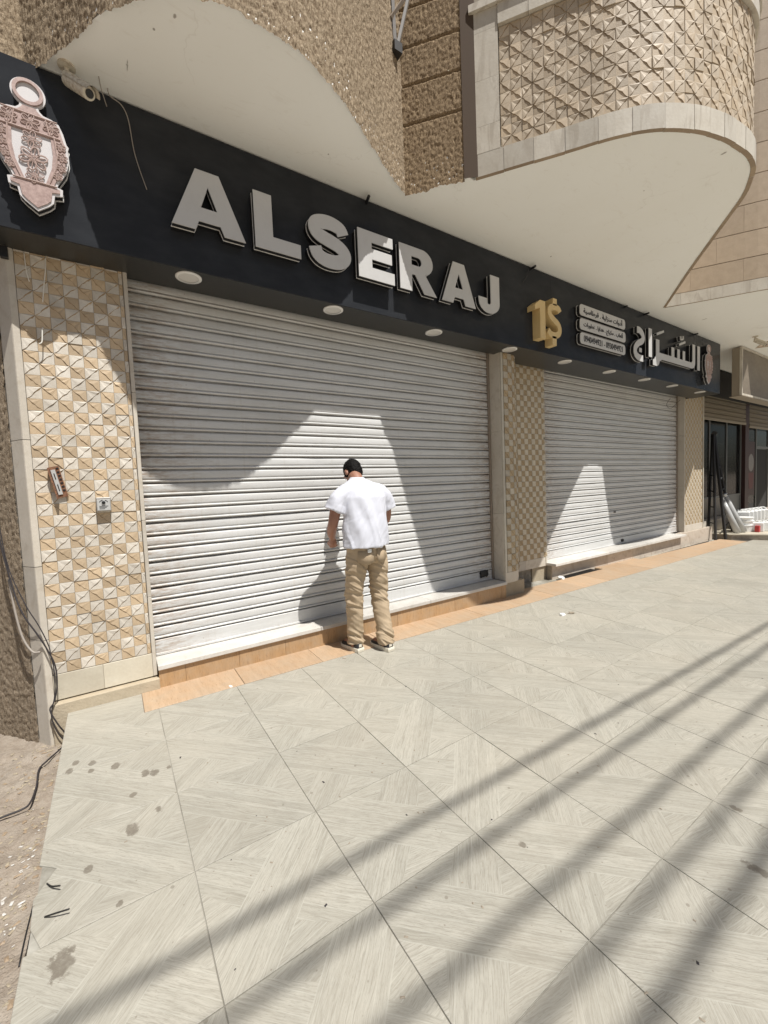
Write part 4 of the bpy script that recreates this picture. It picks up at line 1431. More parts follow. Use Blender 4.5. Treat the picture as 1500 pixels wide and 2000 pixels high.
wire('loose_wire', 'pale wire drooping over the top of the tiled pilaster', [(-0.36, 3.545, 3.07), (-0.355, 3.535, 2.95), (-0.345, 3.535, 2.88)], 0.003, 'white_wire')
wire('loose_wire', 'curved pale wire loop on upper pilaster tiles', [(-0.25, 3.54, 3.06), (-0.255, 3.53, 2.98), (-0.27, 3.53, 2.88), (-0.285, 3.53, 2.76)], 0.003, 'white_wire')
wire('loose_wire', 'thin dark wire hanging from the sign edge past the last A', [(4.40, 3.25, 4.03), (4.36, 3.262, 3.92), (4.28, 3.268, 3.82)], 0.0025, 'black_cable')
wire('loose_wire', 'tangled thin wire over the top of the far shutter', [(9.9, 3.93, 3.06), (9.75, 3.94, 2.92), (9.95, 3.95, 2.85), (10.2, 3.93, 2.98), (10.3, 3.9, 3.05)], 0.004, 'black_cable')

# rusty bracket on the pilaster
root = empty('rusty_bracket', (-0.29, 3.545, 1.58))
tag(root, 'torn rusty metal bracket with slotted plate on the tiled pilaster', 'bracket')
mb = MB()
mb.box(-0.028, 0.030, -0.012, 0.004, -0.105, 0.105)
o = mb.build('back_plate', 'rust', root); o.rotation_euler = (0, R(-11), 0)
mb = MB()
mb.box(-0.030, -0.022, -0.055, -0.012, -0.11, 0.10)
o = mb.build('side_flange', 'rust', root); o.rotation_euler = (0, R(-11), 0)
mb = MB()
mb.box(-0.018, 0.006, -0.020, -0.0125, -0.085, 0.085)
pz = mb.build('zinc_plate', 'zinc', root); pz.rotation_euler = (0, R(-11), 0)
mb = MB()
for k in range(7):
    mb.box(0.012, 0.026, -0.016, -0.0125, 0.085 - k * 0.025, 0.095 - k * 0.025)
o = mb.build('slots', 'black', root); o.rotation_euler = (0, R(-11), 0)
mb = MB()
mb.box(-0.008, -0.003, -0.0225, -0.0205, -0.06, -0.015)
mb.box(-0.008, -0.003, -0.0225, -0.0205, 0.02, 0.06)
link('keyholes', mb.me('keyholes'), 'black', pz)

# key switch box
root = empty('key_switch', (-0.045, 3.55, 1.42))
tag(root, 'small grey shutter key switch on the tiled pilaster', 'switch')
link('housing', box_me('housing', -0.043, 0.043, -0.052, 0.0, -0.052, 0.045, 0.004, 2), 'steel', root)
link('face_plate', box_me('face_plate', -0.038, 0.038, -0.055, -0.0525, -0.046, 0.030, 0.001), 'zinc', root)
mb = MB(); mb.tube([(0, -0.0555, 0.008), (0, -0.064, 0.008)], 0.011, 14)
link('keyhole', mb.me('keyhole'), 'black', root)
mb = MB()
mb.tube([(0.026 * math.cos(R(a)), -0.0563, 0.004 + 0.022 * math.sin(R(a))) for a in range(20, 80, 10)], 0.0018, 4)
mb.tube([(0.026 * math.cos(R(a)), -0.0563, 0.004 + 0.022 * math.sin(R(a))) for a in range(100, 165, 10)], 0.0018, 4)
for k in range(3):
    mb.box(-0.026, 0.026 - 0.01 * k, -0.0565, -0.0553, -0.018 - k * 0.009, -0.015 - k * 0.009)
link('marking', mb.me('marking'), 'black', root)
# dark box under the sign's near end
o = box('metal_plate', -0.475, -0.435, 3.50, 3.535, 2.99, 3.06, 'black', None, 0.003)
tag(o, 'small black metal plate under the near end of the sign', 'plate')

# steel bracket on the plaster return
root = empty('steel_bracket', (2.27, 2.98, 5.18))
tag(root, 'angled steel support bracket fixed on the rough plaster corner', 'bracket')
for pts, mt in (([(0, 0, 0), (-0.10, -0.02, 0.45)], 'bracket_brown'), ([(0.0, -0.02, 0.02), (-0.02, -0.03, 0.5)], 'steel'), ([(0.02, -0.02, 0.0), (0.12, -0.10, 0.45)], 'steel'), ([(-0.04, -0.02, 0.2), (0.08, -0.08, 0.38)], 'bracket_brown')):
    mb = MB(); mb.tube(pts, 0.017, 4)
    mb.build('bar', mt, root)
mb = MB(); mb.box(-0.03, 0.05, -0.05, 0.03, -0.06, 0.02)
mb.build('foot', 'dark_iron', root)

# black cables along the pilaster foot onto the earth
def cable(label, pts, r, mat):
    wire('cable', label, pts, r, mat, cat='cable', group='cables by the pilaster')
cable('black cable drooping down the pilaster corner and trailing over the earth',
      [(-0.66, 3.72, 1.9), (-0.63, 3.64, 1.53), (-0.625, 3.62, 1.24), (-0.575, 3.57, 0.90), (-0.53, 3.52, 0.727), (-0.472, 3.50, 0.597), (-0.427, 3.50, 0.482), (-0.388, 3.49, 0.349), (-0.388, 3.485, 0.208),
       (-0.412, 3.482, 0.109), (-0.434, 3.475, 0.063), (-0.397, 3.46, -0.04), (-0.367, 3.47, -0.12), (-0.372, 3.44, -0.175), (-0.395, 3.38, -0.175), (-0.441, 3.28, -0.168), (-0.475, 3.19, -0.165), (-0.463, 3.0, -0.155),
       (-0.47, 2.84, -0.150), (-0.50, 2.80, -0.150), (-0.60, 2.79, -0.150), (-0.9, 2.72, -0.14), (-1.3, 2.75, -0.13)], 0.005, 'black_cable')
cable('second thin dark cable looping behind the first on the pilaster corner',
      [(-0.64, 3.66, 1.7), (-0.60, 3.60, 1.1), (-0.52, 3.535, 0.80), (-0.456, 3.505, 0.64), (-0.415, 3.50, 0.50), (-0.405, 3.495, 0.42), (-0.395, 3.49, 0.30), (-0.405, 3.485, 0.15), (-0.43, 3.48, 0.03), (-0.41, 3.47, -0.08), (-0.375, 3.47, -0.16), (-0.34, 3.47, -0.185)], 0.0035, 'black_cable')
cable('pale conduit loop hanging against the corner stone', [(-0.60, 3.635, 0.95), (-0.575, 3.585, 0.72), (-0.545, 3.55, 0.56), (-0.50, 3.515, 0.47), (-0.46, 3.50, 0.46)], 0.007, 'grey_cable')

# overhead cables (outside the frame, throw the bands of shade on the tiles)
HC = 7.0
for k, (ya, yb, lab) in enumerate(((1.45, 1.29, 'overhead power cable shading the tiles nearest the shops'), (1.20, 1.11, 'overhead power cable shading the second band from the shops'),
                                   (0.93, 0.83, 'overhead power cable shading the middle band of the forecourt'), (0.71, 0.60, 'overhead power cable shading the fourth band from the shops'),
                                   (0.535, 0.44, 'overhead power cable shading the band farthest from the shops'))):
    mb = MB()
    def src(x, y):
        h_ = HC - gz(x, y)
        return Vector((x + 0.17 * h_ / 1.88, y - h_ / 1.88, HC))
    a, b = src(0.0, ya), src(5.4, yb)
    d = (b - a) / 5.4
    p0, p1 = a - d * 14, a + d * 30
    for q in range(3):
        pts = []
        for i in range(111):
            f = i / 110
            P = p0.lerp(p1, f)
            an = i * 1.4 + q * 2.094
            P = P + Vector((0, math.cos(an), math.sin(an))) * 0.012
            P.z += 0.9 * (f - 14 / 44) ** 2
            pts.append(P)
        mb.tube(pts, 0.0105 + (0.006 if k == 4 else 0), 6)
    o = mb.build('power_cable', 'black_cable', None, True)
    tag(o, lab, 'power cable', 'overhead power cables')

# ------------------------------------------------------------------ neighbour shop at the right
nb = empty('neighbour_shopfront', (14, 4.25, 0))
tag(nb, 'dim glazed neighbouring shopfront with half rolled-up shutters', 'shopfront')
NL = nb.location
def npart(name, me, mat, parent=None):
    o = link(name, me, mat, parent or nb)
    if parent is None:
        o.location = -NL
    return o
npart('threshold', box_me('threshold', 11.46, 15.2, 4.0, 4.6, -0.3, 0.30, 0.004), 'jamb_stone')
npart('floor', box_me('floor', 15.2, 19, 4.0, 4.99, -0.3, 0.10), 'concrete')
for a, b in ((11.5, 11.62), (12.80, 12.85), (13.97, 14.02), (15.05, 15.10), (16.36, 16.42), (17.5, 17.56)):
    npart('mullion', box_me('mullion', a, b, 4.20, 4.25, 0.30, 2.95, 0.003), 'alu_frame')
for a, b in ((11.62, 12.80), (12.85, 13.97), (14.02, 15.05)):
    g = npart('pane', box_me('pane', a + 0.001, b - 0.001, 4.222, 4.228, 0.85, 2.94), 'glass')
    npart('lower_panel', box_me('lower_panel', a + 0.001, b - 0.001, 4.215, 4.235, 0.32, 0.80), 'alu_frame' if a > 13 else 'dirty_beige')
    npart('transom', box_me('transom', a + 0.001, b - 0.001, 4.20, 4.25, 0.802, 0.848), 'alu_frame')
npart('pane', box_me('pane', 15.5, 16.359, 4.222, 4.228, 0.5, 2.9), 'glass')
npart('door_head', box_me('door_head', 16.421, 17.499, 4.20, 4.25, 2.15, 2.22), 'alu_frame')
npart('pane', box_me('pane', 16.421, 17.499, 4.222, 4.228, 2.221, 2.9), 'glass')
npart('post', box_me('post', 15.13, 15.42, 4.12, 4.4, 0.0, 4.0), 'brown_post')
for (x0, x1, zz) in ((11.47, 15.12, 2.78), (15.43, 18.9, 2.72)):
    me = slat_me('slat', x1 - x0, 0.125)
    for i in range(9):
        link('slat', me, 'old_shutter', nb, Vector((x0, 4.12, zz + 0.06 + i * 0.125)) - NL)
    npart('shutter_bar', box_me('shutter_bar', x0, x1, 4.10, 4.14, zz, zz + 0.06, 0.004), 'dirty_beige')
# things seen dimly behind the panes
rr = random.Random(4)
for i in range(26):
    x0 = rr.uniform(11.7, 16.2)
    z0 = rr.choice((0.9, 1.25, 1.6, 1.95, 2.3))
    if x0 > 14.95 and x0 < 15.5:
        continue
    o = box('shop_goods', x0, x0 + rr.uniform(0.10, 0.26), 4.42, 4.62, z0, z0 + rr.uniform(0.14, 0.3), rr.choice(('dim_white', 'dirty_beige', 'dim_red', 'dim_white', 'frame_stone')), nb, 0.004)
    o.location = o.location - NL
for z in (0.88, 1.23, 1.58, 1.93, 2.28):
    npart('shelf', box_me('shelf', 11.65, 15.0, 4.40, 4.66, z - 0.02, z), 'alu_frame')
po = npart('poster', box_me('poster', 15.62, 16.28, 4.212, 4.220, 0.75, 2.35), 'brown_post')
npart('poster_print', flat_mesh('poster_print', [arc(15.95, 1.72, 0.24, 0.26, 0, 360, 24)[:-1]], 0.003), 'dim_white', po).location = (0, 4.207, 0)
npart('poster_print', flat_mesh('poster_print', [[(15.72, 1.42), (16.18, 1.42), (16.10, 0.95), (15.80, 0.95)]], 0.003), 'dim_red', po).location = (0, 4.207, 0)
npart('gap_dark_sheet', box_me('gap_dark_sheet', 11.46, 18.9, 4.06, 4.09, 3.36, 4.05), 'void')  # added near-black sheet; paints the gap between the signs as unlit
npart('doorway_dark_sheet', box_me('doorway_dark_sheet', 16.43, 17.49, 4.235, 4.26, 0.11, 2.14), 'void')  # near-black sheet added so the pale doorway shows as dark interior
npart('rear_wall', box_me('rear_wall', 11.45, 19, 4.9, 4.95, 0, 3.9), 'void')

ns = empty('neighbour_sign', (14, 3.3, 3.05))
tag(ns, 'weathered beige box sign of the neighbouring shop', 'sign')
def nsp(name, me, mat):
    o = link(name, me, mat, ns); o.location = -ns.location; return o
nsp('front_panel', box_me('front_panel', 11.13, 17.5, 3.112, 3.12, 3.10, 4.02), 'neighbor_panel')
nsp('side_panel', box_me('side_panel', 11.10, 11.128, 3.13, 3.26, 3.06, 4.05), 'dirty_beige')
nsp('frame_bar', box_me('frame_bar', 11.09, 17.5, 3.085, 3.30, 3.045, 3.058), 'dirty_beige')
nsp('frame_bar', box_me('frame_bar', 11.09, 17.5, 3.085, 3.1285, 3.06, 3.098), 'frame_stone')
nsp('frame_bar', box_me('frame_bar', 11.09, 17.5, 3.085, 3.1285, 4.022, 4.055), 'frame_stone')
nsp('frame_bar', box_me('frame_bar', 11.09, 11.128, 3.085, 3.1285, 3.10, 4.02), 'frame_stone')

pf = empty('goods_platform', (13.5, 3.4, 0))
pf['kind'] = 'structure'
pf['label'] = 'low raised platform in front of the neighbouring shop'
def pp(name, prof, z0, z1, mat):
    n = len(prof)
    vs_ = [(a, b, z0) for a, b in prof] + [(a, b, z1) for a, b in prof]
    fs = [tuple(range(n - 1, -1, -1)), tuple(range(n, 2 * n))] + [(i, (i + 1) % n, n + (i + 1) % n, n + i) for i in range(n)]
    o = link(name, mesh(name, vs_, fs), mat, pf)
    o.location = -pf.location
    return o
pp('platform_slab', [(12.07, 3.52), (13.3, 1.6), (19, 1.6), (19, 4.0), (12.07, 4.0)], -0.3, -0.012, 'concrete')
pp('platform_edge', [(12.02, 3.56), (13.27, 1.57), (19, 1.57), (19, 4.05), (12.02, 4.05)], -0.011, 0.010, 'base_stone')

def jerrycan(x, y, z, s, rot, label):
    root = empty('jerrycan', (x, y, z))
    root.rotation_euler = (0, 0, rot)
    tag(root, label, 'jerrycan', 'white jerrycans on the platform')
    link('body', box_me('body', -0.09 * s, 0.09 * s, -0.13 * s, 0.13 * s, 0, 0.27 * s, 0.025 * s, 3), 'white_plastic', root)
    mb = MB(); mb.tube(smooth_path([(0, -0.09 * s, 0.262 * s), (0, -0.05 * s, 0.315 * s), (0, 0.03 * s, 0.315 * s), (0, 0.06 * s, 0.262 * s)], 4), 0.014 * s, 8)
    mb.build('handle', 'white_plastic', root, True)
    mb = MB(); mb.tube([(0, 0.095 * s, 0.268 * s), (0, 0.095 * s, 0.315 * s)], 0.026 * s, 12)
    mb.build('cap', 'white_plastic', root)
ords = ('first', 'second', 'third', 'fourth', 'fifth', 'sixth')
for i in range(6):
    jerrycan(13.24 + 0.21 * i, 3.64 - 0.02 * i, 0.19, 1.0, R(20), 'white jerrycan on the back row, %s from the ladder' % ords[i])
for i in range(5):
    jerrycan(12.92 + 0.165 * i, 3.27 - 0.05 * i, 0.011, 0.82, R(20), 'white jerrycan on the front row, %s from the ladder' % ords[i])
o = box('crate_shelf', 13.1, 14.5, 3.40, 3.85, 0.011, 0.188, 'dirty_beige', None, 0.004)
tag(o, 'low shelf box carrying the back row of jerrycans', 'shelf')
def tub(x, y, z, r, h_, label):
    root = empty('plastic_tub', (x, y, z))
    tag(root, label, 'tub', 'white plastic tubs by the ladder')
    mb = MB(); mb.tube([(0, 0, 0), (0, 0, h_ * 0.9)], [r * 0.86, r], 24)
    mb.build('bucket', 'white_plastic', root)
    mb = MB(); mb.tube([(0, 0, h_ * 0.9), (0, 0, h_)], [r * 1.06, r * 1.04], 24)
    mb.build('lid', 'white_plastic', root)
tub(12.80, 3.52, 0.011, 0.19, 0.17, 'lowest wide white tub with lid, stacked beside the ladder')
tub(12.81, 3.52, 0.182, 0.20, 0.10, 'wide white tub in the middle of the stack')
tub(12.79, 3.53, 0.283, 0.21, 0.08, 'topmost wide flat white tub of the stack')
o = box('red_carton', 12.74, 12.84, 3.20, 3.28, 0.011, 0.16, 'red_label', None, 0.003)
tag(o, 'small red labelled carton leaning before the tubs', 'carton')
o = link('black_bag', None or box_me('black_bag', -0.28, 0.28, -0.2, 0.2, 0, 0.26, 0.09, 3), 'black', None, (13.55, 2.85, 0.011))
tag(o, 'bulging black bag at the right edge beside the jerrycans', 'bag')
for k, (xa, ya, xb, yb, zb2, lab) in enumerate(((12.32, 3.48, 12.22, 3.74, 0.70, 'plastic-wrapped white roll leaning on the ladder'), (12.56, 3.44, 12.34, 3.72, 0.78, 'plastic-wrapped white roll leaning left beside the tubs'))):
    root = empty('wrapped_roll', (xa, ya, 0.011))
    tag(root, lab, 'roll')
    d = Vector((xb - xa, yb - ya, zb2 + 0.09 - 0.0))
    mb = MB(); mb.tube([(0, 0, 0.02), d * 0.5, d], [0.075, 0.062, 0.05], 14)
    mb.build('sheet', 'clear_wrap', root, True)
    mb = MB(); mb.tube([d * 0.985, d * 1.05, d * 1.07], [0.05, 0.035, 0.065], 10)
    mb.build('wrap_end', 'white_plastic', root, True)

lad = empty('step_ladder', (12.0, 3.7, -0.1))
tag(lad, 'black folding step ladder leaning in front of the glazed shop', 'ladder')
def ladbar(name, a, b, r, mat='dark_iron'):
    mb = MB(); mb.tube([Vector(a) - lad.location, Vector(b) - lad.location], r, 6)
    mb.build(name, mat, lad)
fa, fb = Vector((11.96, 3.60, -0.11)), Vector((12.74, 3.70, 0.012))
ta, tb = Vector((12.36, 3.96, 2.40)), Vector((12.60, 4.06, 2.40))
ladbar('rail', fa, ta, 0.034)
ladbar('rail', fb, tb, 0.034)
ra_, rb_ = Vector((11.66, 3.70, -0.105)), Vector((11.98, 3.95, -0.105))
ladbar('rear_leg', ra_, ta + Vector((-0.05, 0.0, 0)), 0.030)
ladbar('rear_leg', rb_, tb + Vector((-0.05, 0.0, 0)), 0.030)
for k in range(1, 9):
    f = k / 9
    ladbar('rung', fa.lerp(ta, f), fb.lerp(tb, f), 0.016, 'steel' if k in (2, 5) else 'dark_iron')
for f in (0.15, 0.3, 0.45, 0.6):
    ladbar('brace', ra_.lerp(ta, f), rb_.lerp(tb, f), 0.016)
ladbar('top_cap', ta + Vector((-0.06, -0.02, 0.02)), tb + Vector((0.06, 0.0, 0.02)), 0.06)

# ------------------------------------------------------------------ litter
def scrap(x, y, s, seed, label, name='litter', mat='white_plastic'):
    rr = random.Random(seed)
    bm = bmesh.new()
    bmesh.ops.create_icosphere(bm, subdivisions=2, radius=s)
    for v_ in bm.verts:
        k = 1 + 0.55 * noise.noise(v_.co * (1.6 / s) + Vector((seed, 0, 0)))
        v_.co = Vector((v_.co.x * k * 1.5, v_.co.y * k, max(v_.co.z * k * 0.55, -s * 0.18)))
    me = bpy.data.meshes.new(name)
    bm.to_mesh(me); bm.free()
    o = link(name, me, mat, None, (x, y, gz(x, y) + s * 0.18), rr.uniform(0, 3))
    tag(o, label, 'litter')
    return o
scrap(4.12, 2.70, 0.028, 1, 'crumpled pale scrap lying left of the pair on the far tiles')
scrap(4.24, 2.67, 0.026, 2, 'crumpled dark scrap lying right of the pair on the far tiles', mat='dirty_beige')
scrap(5.62, 3.70, 0.05, 3, 'crumpled clear plastic litter in the drain gap by the far step')
scrap(0.66, 3.22, 0.012, 5, 'tiny white pebble at the edge of the orange strip', 'pebble')
scrap(1.60, 3.15, 0.014, 6, 'tiny grey stone on tiles left of the shoes', 'pebble', 'concrete')
rr = random.Random(12)
def crumbs(name, n, region, smin, smax, mat, label, zf, flat=0.6):
    mb = MB()
    for i in range(n):
        x, y = region(rr)
        s = rr.uniform(smin, smax)
        z = zf(x, y)
        a = rr.uniform(0, 6.28)
        l2 = rr.uniform(0.8, 2.4)
        ca, sa = math.cos(a), math.sin(a)
        vs_ = []
        for (p, q, h_) in ((-1, -1, 0), (1, -0.8, 0), (0.9, 1, 0), (-0.8, 0.9, 0), (0.1, 0.1, flat * rr.uniform(0.6, 1.3))):
            vs_.append((x + (ca * p * l2 - sa * q) * s, y + (sa * p * l2 + ca * q) * s, z + h_ * s))
        mb.add((vs_, [(0, 1, 4), (1, 2, 4), (2, 3, 4), (3, 0, 4)]))
    o = mb.build(name, mat)
    o['kind'] = 'stuff'
    o['label'] = label
    return o
pv = lambda x, y: gz(x, y) + 0.0012
crumbs('grit', 220, lambda r: (r.uniform(-0.3, 6), r.uniform(0.3, 3.15)), 0.0015, 0.004, 'dirty_beige', 'dark grit and seed husks scattered on the pavement tiles', pv)
crumbs('dark_grit', 60, lambda r: (r.uniform(-0.3, 5), r.uniform(0.3, 3.1)), 0.0015, 0.0045, 'black_cable', 'black crumbs scattered on the pavement tiles', pv)
dl = lambda x, y: dirt_z(x, y) + 0.002
crumbs('rubble', 420, lambda r: (-0.335 - abs(r.gauss(0, 0.22)), r.uniform(0.8, 3.6)), 0.002, 0.008, 'plaster_plinth', 'pale rubble chips on the bare earth', dl, 0.8)
crumbs('dead_leaves', 160, lambda r: (-0.34 - abs(r.gauss(0, 0.16)), r.uniform(1.0, 3.5)), 0.003, 0.009, 'lip_under', 'brown leaf scraps and twigs on the earth by the pavement edge', dl, 0.5)
crumbs('plaster_chips', 60, lambda r: (-0.40 - abs(r.gauss(0, 0.10)), r.gauss(2.2, 0.28)), 0.002, 0.006, 'sill_marble', 'white plaster chips spilled on the earth', dl, 0.5)
# exposed rebar at the broken pavement edge
for k, (pts, lab) in enumerate((([(-0.31, 2.02, -0.03), (-0.29, 1.98, -0.02), (-0.262, 1.945, -0.005)], 'upper bent rod end sticking from the broken pavement edge'),
                                ([(-0.30, 1.86, -0.03), (-0.27, 1.835, -0.015), (-0.225, 1.815, -0.008)], 'lower bent rod end sticking from the broken pavement edge'),
                                ([(-0.345, 1.98, -0.05), (-0.352, 1.85, -0.055), (-0.355, 1.74, -0.06)], 'dark rod lying along the broken pavement edge'))):
    wire('rod', lab, pts, 0.0028, 'dark_iron', cat='rod')

# ------------------------------------------------------------------ person
def remesh(name, mb, vox, it=3):
    me = mb.me(name)
    o = bpy.data.objects.new(name, me)
    C.objects.link(o)
    md = o.modifiers.new('r', 'REMESH')
    md.mode = 'VOXEL'
    md.voxel_size = vox
    dg = bpy.context.evaluated_depsgraph_get()
    out = bpy.data.meshes.new_from_object(o.evaluated_get(dg))
    bpy.data.objects.remove(o)
    bm = bmesh.new(); bm.from_mesh(out)
    for _ in range(it):
        bmesh.ops.smooth_vert(bm, verts=bm.verts, factor=0.5, use_axis_x=True, use_axis_y=True, use_axis_z=True)
    bm.normal_update()
    bm.to_mesh(out); bm.free()
    out.polygons.foreach_set('use_smooth', [True] * len(out.polygons))
    out.name = name
    return out
def displace(me, fn):
    n = len(me.vertices)
    co = [0.0] * (3 * n)
    no = [0.0] * (3 * n)
    me.vertices.foreach_get('co', co)
    me.vertex_normals.foreach_get('vector', no)
    for i in range(n):
        c_ = Vector(co[3 * i:3 * i + 3])
        f = fn(c_)
        co[3 * i] += no[3 * i] * f
        co[3 * i + 1] += no[3 * i + 1] * f
        co[3 * i + 2] += no[3 * i + 2] * f
    me.vertices.foreach_set('co', co)
    me.update()
def loft(rings, n=20):
    """rings: (centre, rx, ry, yaw) horizontal ellipses -> closed body"""
    vs_, fs = [], []
    for (c_, rx, ry, yaw) in rings:
        c_ = Vector(c_)
        for k in range(n):
            a = 2 * math.pi * k / n
            x_, y_ = rx * math.cos(a), ry * math.sin(a)
            vs_.append(c_ + Vector((x_ * math.cos(yaw) - y_ * math.sin(yaw), x_ * math.sin(yaw) + y_ * math.cos(yaw), 0)))
    for i in range(len(rings) - 1):
        for k in range(n):
            k2 = (k + 1) % n
            fs.append((i * n + k, i * n + k2, (i + 1) * n + k2, (i + 1) * n + k))
    fs.append(tuple(range(n - 1, -1, -1)))
    fs.append(tuple((len(rings) - 1) * n + k for k in range(n)))
    return vs_, fs
def ball(c_, rx, ry, rz, rot=None):
    bm = bmesh.new()
    bmesh.ops.create_icosphere(bm, subdivisions=3, radius=1)
    vs_ = [Vector((v_.co.x * rx, v_.co.y * ry, v_.co.z * rz)) for v_ in bm.verts]
    fs = [tuple(q.index for q in f.verts) for f in bm.faces]
    bm.free()
    if rot is not None:
        vs_ = [rot @ v_ for v_ in vs_]
    return [v_ + Vector(c_) for v_ in vs_], fs
def limb(pts, rad, n=14):
    return tube_geo(smooth_path(pts, 5), [rad[0] + 0 for _ in range(1)] if False else interp(rad, 5), n)
def interp(r, n):
    out = []
    for a, b in zip(r, r[1:]):
        out += [a + (b - a) * k / n for k in range(n)]
    return out + [r[-1]]

G0 = gz(1.9, 3.2)
man = empty('person', (1.88, 3.18, G0))
tag(man, 'person in white t-shirt and beige trousers bending towards the large shutter', 'person')
ML = man.location
def mpart(name, me, mat, parent=None):
    o = link(name, me, mat, parent or man)
    if parent is None:
        o.location = -ML
    return o
HD = Matrix.Rotation(R(-44), 3, 'X') @ Matrix.Rotation(R(6), 3, 'Z')
hc = Vector((1.882, 3.350, 1.600))
def hp(x, y, z):
    return hc + HD @ Vector((x, y, z))
b = MB()
# torso, neck, head
b.add(loft([((1.86, 3.13, 0.86), 0.15, 0.10, 0), ((1.86, 3.13, 0.98), 0.165, 0.115, 0), ((1.865, 3.13, 1.15), 0.16, 0.11, 0), ((1.865, 3.15, 1.32), 0.175, 0.115, 0), ((1.865, 3.19, 1.44), 0.17, 0.095, 0), ((1.865, 3.21, 1.50), 0.10, 0.07, 0)]))
b.add(limb([(1.865, 3.20, 1.44), (1.866, 3.245, 1.52), (1.868, 3.30, 1.575)], [0.075, 0.062, 0.062]))
b.add(ball(hp(0, -0.005, 0.02), 0.076, 0.094, 0.098, HD))
b.add(ball(hp(0, 0.035, -0.055), 0.058, 0.066, 0.062, HD))
b.add(ball(hp(0, 0.10, -0.02), 0.014, 0.02, 0.026, HD))
b.add(ball(hp(0, 0.088, -0.062), 0.028, 0.012, 0.012, HD))
b.add(ball(hp(0, 0.080, 0.022), 0.055, 0.016, 0.012, HD))
for s in (-1, 1):
    b.add(ball(hp(s * 0.078, -0.005, -0.012), 0.011, 0.020, 0.032, HD))
# arms and hands
def hand(b, wrist, palm, fdir, side, spread):
    """palm block + five curled fingers"""
    w_ = Vector(wrist); p_ = Vector(palm)
    d = (p_ - w_).normalized()
    s = Vector(spread).normalized()
    nrm = d.cross(s).normalized()
    b.add(tube_geo([w_, w_.lerp(p_, 0.5), p_], [0.027, 0.036, 0.036], 12))
    for k in range(4):
        f0 = p_ + s * (k - 1.5) * 0.0205
        ln = (0.072, 0.082, 0.078, 0.062)[k]
        f = Vector(fdir).normalized()
        j1 = f0 + d * ln * 0.42
        j2 = j1 + (d * 0.5 + f * 0.86).normalized() * ln * 0.34
        j3 = j2 + (f * 1.0 - d * 0.35).normalized() * ln * 0.28
        b.add(tube_geo([f0 - d * 0.02, f0 + d * 0.01, j1, j2, j3], [0.010, 0.0105, 0.010, 0.0092, 0.0075], 8))
    t0 = w_.lerp(p_, 0.35) - s * 0.028
    t1 = t0 - s * 0.022 + d * 0.028
    t2 = t1 + d * 0.030 + Vector(fdir).normalized() * 0.015
    b.add(tube_geo([t0 + s * 0.012, t0, t1, t2], [0.012, 0.013, 0.011, 0.009], 8))
la = [(1.685, 3.175, 1.41), (1.617, 3.185, 1.30), (1.588, 3.205, 1.17), (1.605, 3.285, 1.08), (1.640, 3.345, 1.015)]
b.add(limb(la, [0.055, 0.052, 0.045, 0.044, 0.028]))
hand(b, (1.640, 3.345, 1.015), (1.662, 3.385, 0.955), (0.6, 0.5, 0.1), -1, (0.55, -0.75, 0.15))
ra2 = [(2.045, 3.175, 1.41), (2.115, 3.19, 1.30), (2.145, 3.215, 1.17), (2.130, 3.31, 1.09), (2.095, 3.39, 1.03)]
b.add(limb(ra2, [0.055, 0.052, 0.045, 0.044, 0.028]))
hand(b, (2.095, 3.39, 1.03), (2.068, 3.43, 0.98), (-0.6, 0.5, 0.1), 1, (-0.55, -0.75, 0.15))
# legs under the trousers
LEGL = [(1.765, 3.135, 0.90), (1.755, 3.20, 0.50), (1.765, 3.255, 0.09 + G0)]
LEGR = [(1.955, 3.12, 0.90), (1.992, 3.155, 0.50), (1.995, 3.105, 0.07 + G0)]
b.add(limb(LEGL, [0.075, 0.055, 0.038]))
b.add(limb(LEGR, [0.075, 0.055, 0.038]))
for (ax, ay) in ((1.765, 3.255), (1.995, 3.105)):
    b.add(tube_geo([(ax, ay - 0.03, 0.05 + G0), (ax, ay + 0.06, 0.05 + G0), (ax, ay + 0.17, 0.035 + G0)], [0.034, 0.036, 0.025], 10))
body = mpart('body', remesh('body', b, 0.0062, 2), 'skin')
for s in (-1, 1):
    mb = MB(); mb.add(ball(hp(s * 0.032, 0.083, 0.004), 0.011, 0.010, 0.008, HD))
    mpart('eye', mb.me('eye', True), 'emblem_white', body)
# hair
h_ = MB()
h_.add(ball(hp(0, -0.018, 0.032), 0.0815, 0.094, 0.094, HD))
h_.add(ball(hp(0, -0.045, -0.016), 0.070, 0.056, 0.074, HD))
h_.add(ball(hp(0, -0.046, -0.058), 0.055, 0.040, 0.040, HD))
for s in (-1, 1):
    h_.add(ball(hp(s * 0.062, 0.012, -0.002), 0.018, 0.035, 0.040, HD))
hm = remesh('hair', h_, 0.005, 2)
displace(hm, lambda c_: 0.005 * noise.noise(c_ * 60) + 0.004 * noise.noise(c_ * 140))
mpart('hair', hm, 'hair_black')
